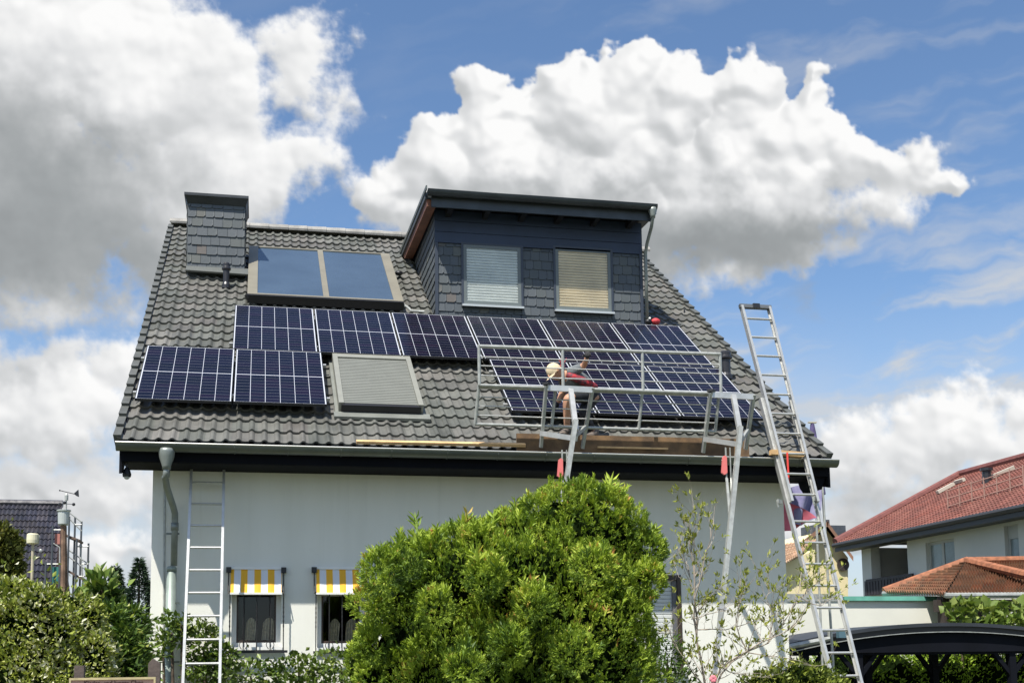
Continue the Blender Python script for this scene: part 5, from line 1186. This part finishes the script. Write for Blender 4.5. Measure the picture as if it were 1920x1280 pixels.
b=MB(); b.tube([corner+[-.06,0,-.06],near+[-.06,0,-.06]],.075,8); b.box((RXh-.02,Y0,EZ-.26),(RXh+.04,Y1,EZ-.07)); b.box((RXh+.04,Y0,EZ-.24),(WXh+.02,Y1,EZ-.20)); b.build('dark_eave',mat('eave_dark',(.035,.036,.04),.5),rh_)
def onw(x,y,X=None): return aX(x,y,WXh if X is None else X)
lg0=onw(1590,1030); lg1=onw(1700,1012); fl=onw(1590,1118)[2]; top=onw(1700,1012)[2]
lgn=lg1[1]; 
b=MB()
def wallX(b,y0,y1,z0,z1,holes,X,th=.3):
    ys=sorted({y0,y1,*[h[0] for h in holes],*[h[1] for h in holes]}); zs=sorted({z0,z1,*[h[2] for h in holes],*[h[3] for h in holes]})
    for i in range(len(ys)-1):
        for j in range(len(zs)-1):
            ym=(ys[i]+ys[i+1])/2; zm=(zs[j]+zs[j+1])/2
            if any(h[0]<ym<h[1] and h[2]<zm<h[3] for h in holes): continue
            b.box((X,ys[i],zs[j]),(X+th,ys[i+1],zs[j+1]))
w1a=onw(1735,1017); w1b=onw(1792,1075); w2a=onw(1882,986); w2b=onw(1912,1048)
Hs=[(w1b[1],w1a[1],w1b[2]-.3,w1a[2]),(w2b[1],w2a[1],w2b[2]+.0,w2a[2]),(lgn,Y1-1.15,fl,top)]
wallX(b,Y0,Y1-.6,GZ,EZ-.2,Hs,WXh)
b.box((WXh+.3,Y1-.9,GZ),(WXh+9,Y1-.6,EZ-.2)); b.box((WXh+.3,Y0,GZ),(WXh+9,Y0+.3,EZ-.2))
b.build('wall',mat('neighbour_wall',(.60,.60,.55),.9,0,.06,.8),rh_)
b=MB(); b.box((WXh+2.2,lgn,fl),(WXh+2.3,Y1-.9,EZ-.2)); b.box((WXh+.3,lgn-.1,fl),(WXh+2.2,lgn,EZ-.2)); b.box((WXh+.3,lgn,fl-.1),(WXh+2.2,Y1-.9,fl)); b.box((WXh+.3,lgn,top+.1),(WXh+2.2,Y1-.9,top+.2)); b.build('loggia_room',mat('loggia_grey',(.13,.13,.145),.9),rh_)
b=MB(); ra=onw(1590,1094)[2]
b.bar((WXh-.1,lgn-.4,ra),(WXh-.1,Y1-1.0,ra),.05,.08)
y=lgn-.4
while y<Y1-1.0: b.box((WXh-.12,y,fl-.05),(WXh-.09,y+.13,ra)); y+=.17
b.build('balcony_rail',mat('balcony_dark',(.028,.024,.03),.6,0,.3,8),rh_)
for (h,nm) in ((Hs[0],0),(Hs[1],1)):
    y0,y1,z0,z1=h; X=WXh+.10; t=.08; b=MB()
    b.box((X,y0,z0),(X+.06,y0+t,z1)); b.box((X,y1-t,z0),(X+.06,y1,z1)); b.box((X,y0+t,z0),(X+.06,y1-t,z0+t)); b.box((X,y0+t,z1-t),(X+.06,y1-t,z1))
    if nm==0: b.box((X,(y0+y1)/2-.05,z0+t),(X+.06,(y0+y1)/2+.05,z1-t))
    else: b.box((X-.02,y0+t,z1-.34),(X+.06,y1-t,z1-t))
    f=b.build('window',mat('grey_window',(.42,.42,.38),.5),rh_)
    b=MB(); b.box((X+.02,y0+t,z0+t),(X+.04,y1-t,z1-t)); b.build('pane',mat('pane_pale',(.22,.26,.26),.15,0,.3,1.5),f)
    b=MB(); b.box((WXh-.06,y0-.05,z0-.05),(WXh+.1,y1+.05,z0)); b.build('sill',M_white,f)
nR=np.cross(near-corner,apex-corner); nR/=np.linalg.norm(nR); nR=nR if nR[2]>0 else -nR
def onroof(x,y): 
    d=ray(x,y); return CAM+d*(((corner-CAM)@nR)/(d@nR))
b=MB(); p=onroof(1851,905); b.lathe(p,[(.13,-.05),(.13,.34),(.18,.36),(.18,.44)],10); b.build('vent_pipe',M_rubber,rh_)
for (p,q_) in (((1760,928),(1790,912)),((1862,899),(1905,881)),((1793,909),(1810,904))):
    b=MB(); b.bar(onroof(*p)+nR*.1,onroof(*q_)+nR*.1,.12,.10,nR); b.build('roof_batten',mat('pale_trim',(.50,.46,.38),.6),rh_)
b=MB(); A=onroof(1778,956);B=onroof(1920,914)
for k in range(3): b.tube([A+[0,0,.10+.22*k],B+[0,0,.10+.22*k]],.018,5)
for k in range(7): q_=lerp(A,B,k/6); b.tube([q_,q_+[0,0,.6]],.02,5)
b.build('snow_guard',mat('snow_guard',(.33,.20,.16),.6,.2),rh_)

# annex with orange-brown hip roof
d0=21.
def ap(x,y,Y): return aY(x,y,Y)
an=thing('garden_pavilion',(aY(1850,1110,7)[0],7,GZ),'low pavilion with an orange-brown tiled hip roof in front of the white neighbour house','pavilion')
a1=ap(1657,1112,9.5); a2=ap(1745,1106,8.0); a3=ap(1776,1116,6.4); a4=ap(1935,1101,6.2); a5=ap(1812,1056,9.2); a6=ap(1935,1054,9.0); a4[2]=a3[2]
M_or=tile_mat('orange_tile',[(.17,.080,.040),(.21,.100,.050),(.15,.088,.052),(.20,.072,.034),(.25,.125,.066)],.24,.22,.7)
plane_tiles(a1,a3,a5,a5+V3((-.01,0,0)),26,11,.06,M_or,'roof_slope',an); plane_tiles(a3,a4,a6,a5,26,11,.06,M_or,'roof_slope',an)
b=MB(); b.tube([a1+[0,0,.05],a5+[0,0,.06]],.09,8); b.tube([a5+[0,0,.06],a6+[0,0,.06]],.09,8); b.tube([a5+[0,0,.06],ap(1935,1080,6.6)],.10,8); b.build('hip_ridge',mat('orange_ridge',(.30,.115,.055),.7,0,.35,9,.3,12),an)
b=MB(); b.tube([a1,a2,a3,a4],.06,8); b.build('gutter',M_galv,an)
b=MB(); b.box((a3[0]+.1,a3[1]+.3,GZ),(a3[0]+.32,a3[1]+.52,a3[2])); b.build('corner_post',mat('dark_timber',(.04,.03,.025),.8),an)
b=MB(); b.box((a1[0]+.3,9.3,GZ),(a4[0]+1,9.4,a1[2]-.1)); b.build('rear_boarding',mat('dark_timber',()),an)
b=MB(); b.box((a3[0],a3[1]+.35,a3[2]-.3),(a4[0]+1,a3[1]+.5,a3[2]-.06)); b.build('timber_beam',mat('dark_timber',()),an)

gw=aY(1585,1122,7.5); gw2=aY(1766,1122,7.5)
wl=thing('garage_block',((gw[0]+gw2[0])/2,6,GZ),'flat white garage wall with a mint green roof edge behind the black carport','garage')
b=MB(); b.box((gw[0]-3.2,7.5,GZ),(gw2[0],11,gw[2]-.02)); b.build('wall',mat('white_garage',(.74,.73,.65),.9,0,.06,1),wl)
b=MB(); b.box((gw[0]-.05,7.46,gw[2]-.02),(gw2[0]+.06,11.1,gw[2]+.045)); b.prism([(gw[0]-.05,7.46,gw[2]-.05),(gw[0]-.05,7.46,gw[2]+.05),(gw[0]-.05,7.43,gw[2]-.04)],(gw2[0]-gw[0]+.1,0,0)); b.build('roof_edge',mat('mint_edge',(.10,.30,.23),.5,.1,.2,3),wl)
b=MB(); b.box((gw[0]-3.2,7.48,gw[2]-.05),(gw[0]-.06,11.05,gw[2]+.10)); b.build('grey_edge',M_galv,wl)
shrub('grape_vine','large-leaved vine covering the timber frame under the orange-brown pavilion roof',[(aY(1797,1153,5.9),(.26,.25,.24)),(aY(1845,1150,5.8),(.42,.25,.24)),(aY(1915,1152,5.7),(.5,.25,.24)),(aY(2000,1152,5.7),(.6,.3,.26)),(aY(1900,1185,5.7),(1.1,.3,.3))],760,.17,.15,M_vine,cat='vine',core=0,shell=.35,tm=.6,seed=31,partname='leaves')

# yellow house behind
yh=thing('yellow_house',(aY(1530,1100,26)[0],26,GZ),'cream-yellow gabled house with a round window seen between the white wall and the ladder','house')
def yp(x,y,dy=0): return aY(x,y,26+dy)
b=MB(); b.prism([yp(1465,1300),yp(1590,1300),yp(1590,1045),yp(1550,993),yp(1465,1045)],(0,6,0)); b.build('wall',mat('cream_wall',(.72,.62,.36),.9,0,.05,1),yh)
b=MB(); b.hexa([yp(1455,1060,-.5),yp(1553,985,-.5),yp(1553,985,5),yp(1455,1060,5),yp(1455,1052,-.5)+[0,0,0],yp(1553,976,-.5),yp(1553,976,5),yp(1455,1052,5)]); b.hexa([yp(1551,985,-.5),yp(1600,1052,-.5),yp(1600,1052,5),yp(1551,985,5),yp(1551,976,-.5),yp(1600,1043,-.5),yp(1600,1043,5),yp(1551,976,5)]); b.build('roof',mat('brown_tile',(.26,.14,.09),.8,0,.3,3),yh)
c=yp(1580,1058,-.04); b=MB(); b.lathe(c,[(.24,0),(.24,-.06)],20,(0,1,0)); b.build('round_window',mat('round_glass',(.05,.04,.035),.3),yh)
b=MB(); b.box(yp(1525,1018,1),yp(1562,990,2)); b.box(yp(1540,992,1.2),yp(1546,976,1.6)); b.build('chimney',mat('slate_chimney',(.06,.07,.085),.6,0,.3,3),yh)
M_or2=tile_mat('porch_tile',[(.34,.22,.14),(.40,.27,.17),(.30,.19,.12),(.38,.22,.13),(.44,.3,.2)],.24,.24,.7)
ph=thing('small_tiled_roof_house',(aY(1475,1040,14)[0],14,GZ),'small cream building with a pale brown tiled roof just right of the house corner','building')
A=aY(1455,1066,13);B=aY(1500,1040,13);C_=aY(1540,1008,15);D_=aY(1455,1022,15); plane_tiles(A,B,C_,D_,12,8,.03,M_or2,'roof',ph)
b=MB(); b.prism([aY(1455,1300,13.3),aY(1528,1300,13.3),aY(1528,1030,13.3),aY(1455,1064,13.3)],(0,2,0)); b.build('wall',mat('cream_wall',()),ph)

# carport
cy=5.0-1.2
def cp(x,y,Y=None): return aY(x,y,3.6 if Y is None else Y)
pts=[]; 
xa=cp(1480,1208); xm_=cp(1772,1170); xb_=cp(2060,1216)
def arch(u): # u 0..1 across
    x=xa[0]+(xb_[0]-xa[0])*u; z=xm_[2]-(xm_[2]-xa[2])*(2*u-1)**2; return x,z
cpo=thing('carport',((xa[0]+xb_[0])/2,5.5,GZ),'long black carport with a flat arched roof on braced timber posts','carport')
Yc0,Yc1=3.6,5.35
def archstrip(off0,off1,y0,y1,mt,nm,n=28):
    b=MB()
    for i in range(n):
        x0,z0=arch(i/n);x1,z1=arch((i+1)/n); b.hexa([(x0,y0,z0+off0),(x1,y0,z1+off0),(x1,y1,z1+off0),(x0,y1,z0+off0),(x0,y0,z0+off1),(x1,y0,z1+off1),(x1,y1,z1+off1),(x0,y1,z0+off1)])
    b.build(nm,mt,cpo)
archstrip(-.03,.03,Yc0-.05,Yc1,mat('carport_roof',(.030,.034,.042),.5,0,.2,2),'roof_skin')
archstrip(-.115,-.031,Yc0,Yc0+.04,M_black,'edge_beam'); archstrip(-.13,-.117,Yc0-.03,Yc0+.02,M_galv,'edge_trim')
b=MB(); zb=cp(1700,1222)[2]; zlo=cp(1640,1218)[2]
b.box((xa[0],Yc0+.1,zb-.04),(xb_[0],Yc0+.2,zb+.16)); b.box((xa[0],Yc1-.2,zb+.02),(xb_[0],Yc1-.1,zb+.16))
for i in range(12): x,z=arch((i+.5)/12); b.box((x-.04,Yc0+.2,zb+.1),(x+.04,Yc1-.2,z-.04))
for i in range(28):
    x0,z0=arch(i/28);x1,z1=arch((i+1)/28); b.prism([(x0,Yc0+.05,zb),(x1,Yc0+.05,zb),(x1,Yc0+.05,z1-.13),(x0,Yc0+.05,z0-.13)],(0,.03,0))
b.build('beams',M_dark,cpo)
for px_,Y_ in ((1625,Yc1-.2),(1750,Yc1-.2),(1895,Yc0+.15),(1608,Yc0+.15),(1508,Yc0+.15)):
    X=cp(px_,1230,Y_)[0]; b=MB(); b.box((X-.06,Y_-.06,GZ),(X+.06,Y_+.06,zb)); 
    for sgn in (-1,1): b.bar((X,Y_,zb-.42),(X+sgn*.34,Y_,zb),.07,.07,(0,1,0))
    b.build('braced_post',M_dark,cpo)
b=MB(); b.tube([cp(1478,1212,3.2),cp(1540,1200,3.2),cp(1556,1196,3.2),cp(1556,1180,3.2)],.045,8); b.build('drain_pipe',M_galv,cpo)
b=MB(); b.box(cp(1573,1178,3.3),cp(1590,1195,3.4)); b.build('junction_box',mat('box_blue',(.08,.15,.19),.5),cpo)
# hedge lying beyond the carport: sunlit top, shaded front
hp=[]
x=13.2
bl=[]
for k in range(11): bl.append(((12.2+k*1.0,6.05,.45),(.95,.80,1.32)))
shrub('clipped_hedge','bright green clipped hedge seen under the black carport roof',bl,26000,.085,.03,tinted('hedge_leaf',[(0,(.07,.14,.01)),(.5,(.28,.44,.04)),(1,(.44,.60,.08))],.5,.3),cat='hedge',core=.88,shell=.85,tm=.6,seed=41)
tag(grass('lawn_grass',7,26,-3,14,12000,.12),'rough green grass around the carport','grass',kind='stuff')
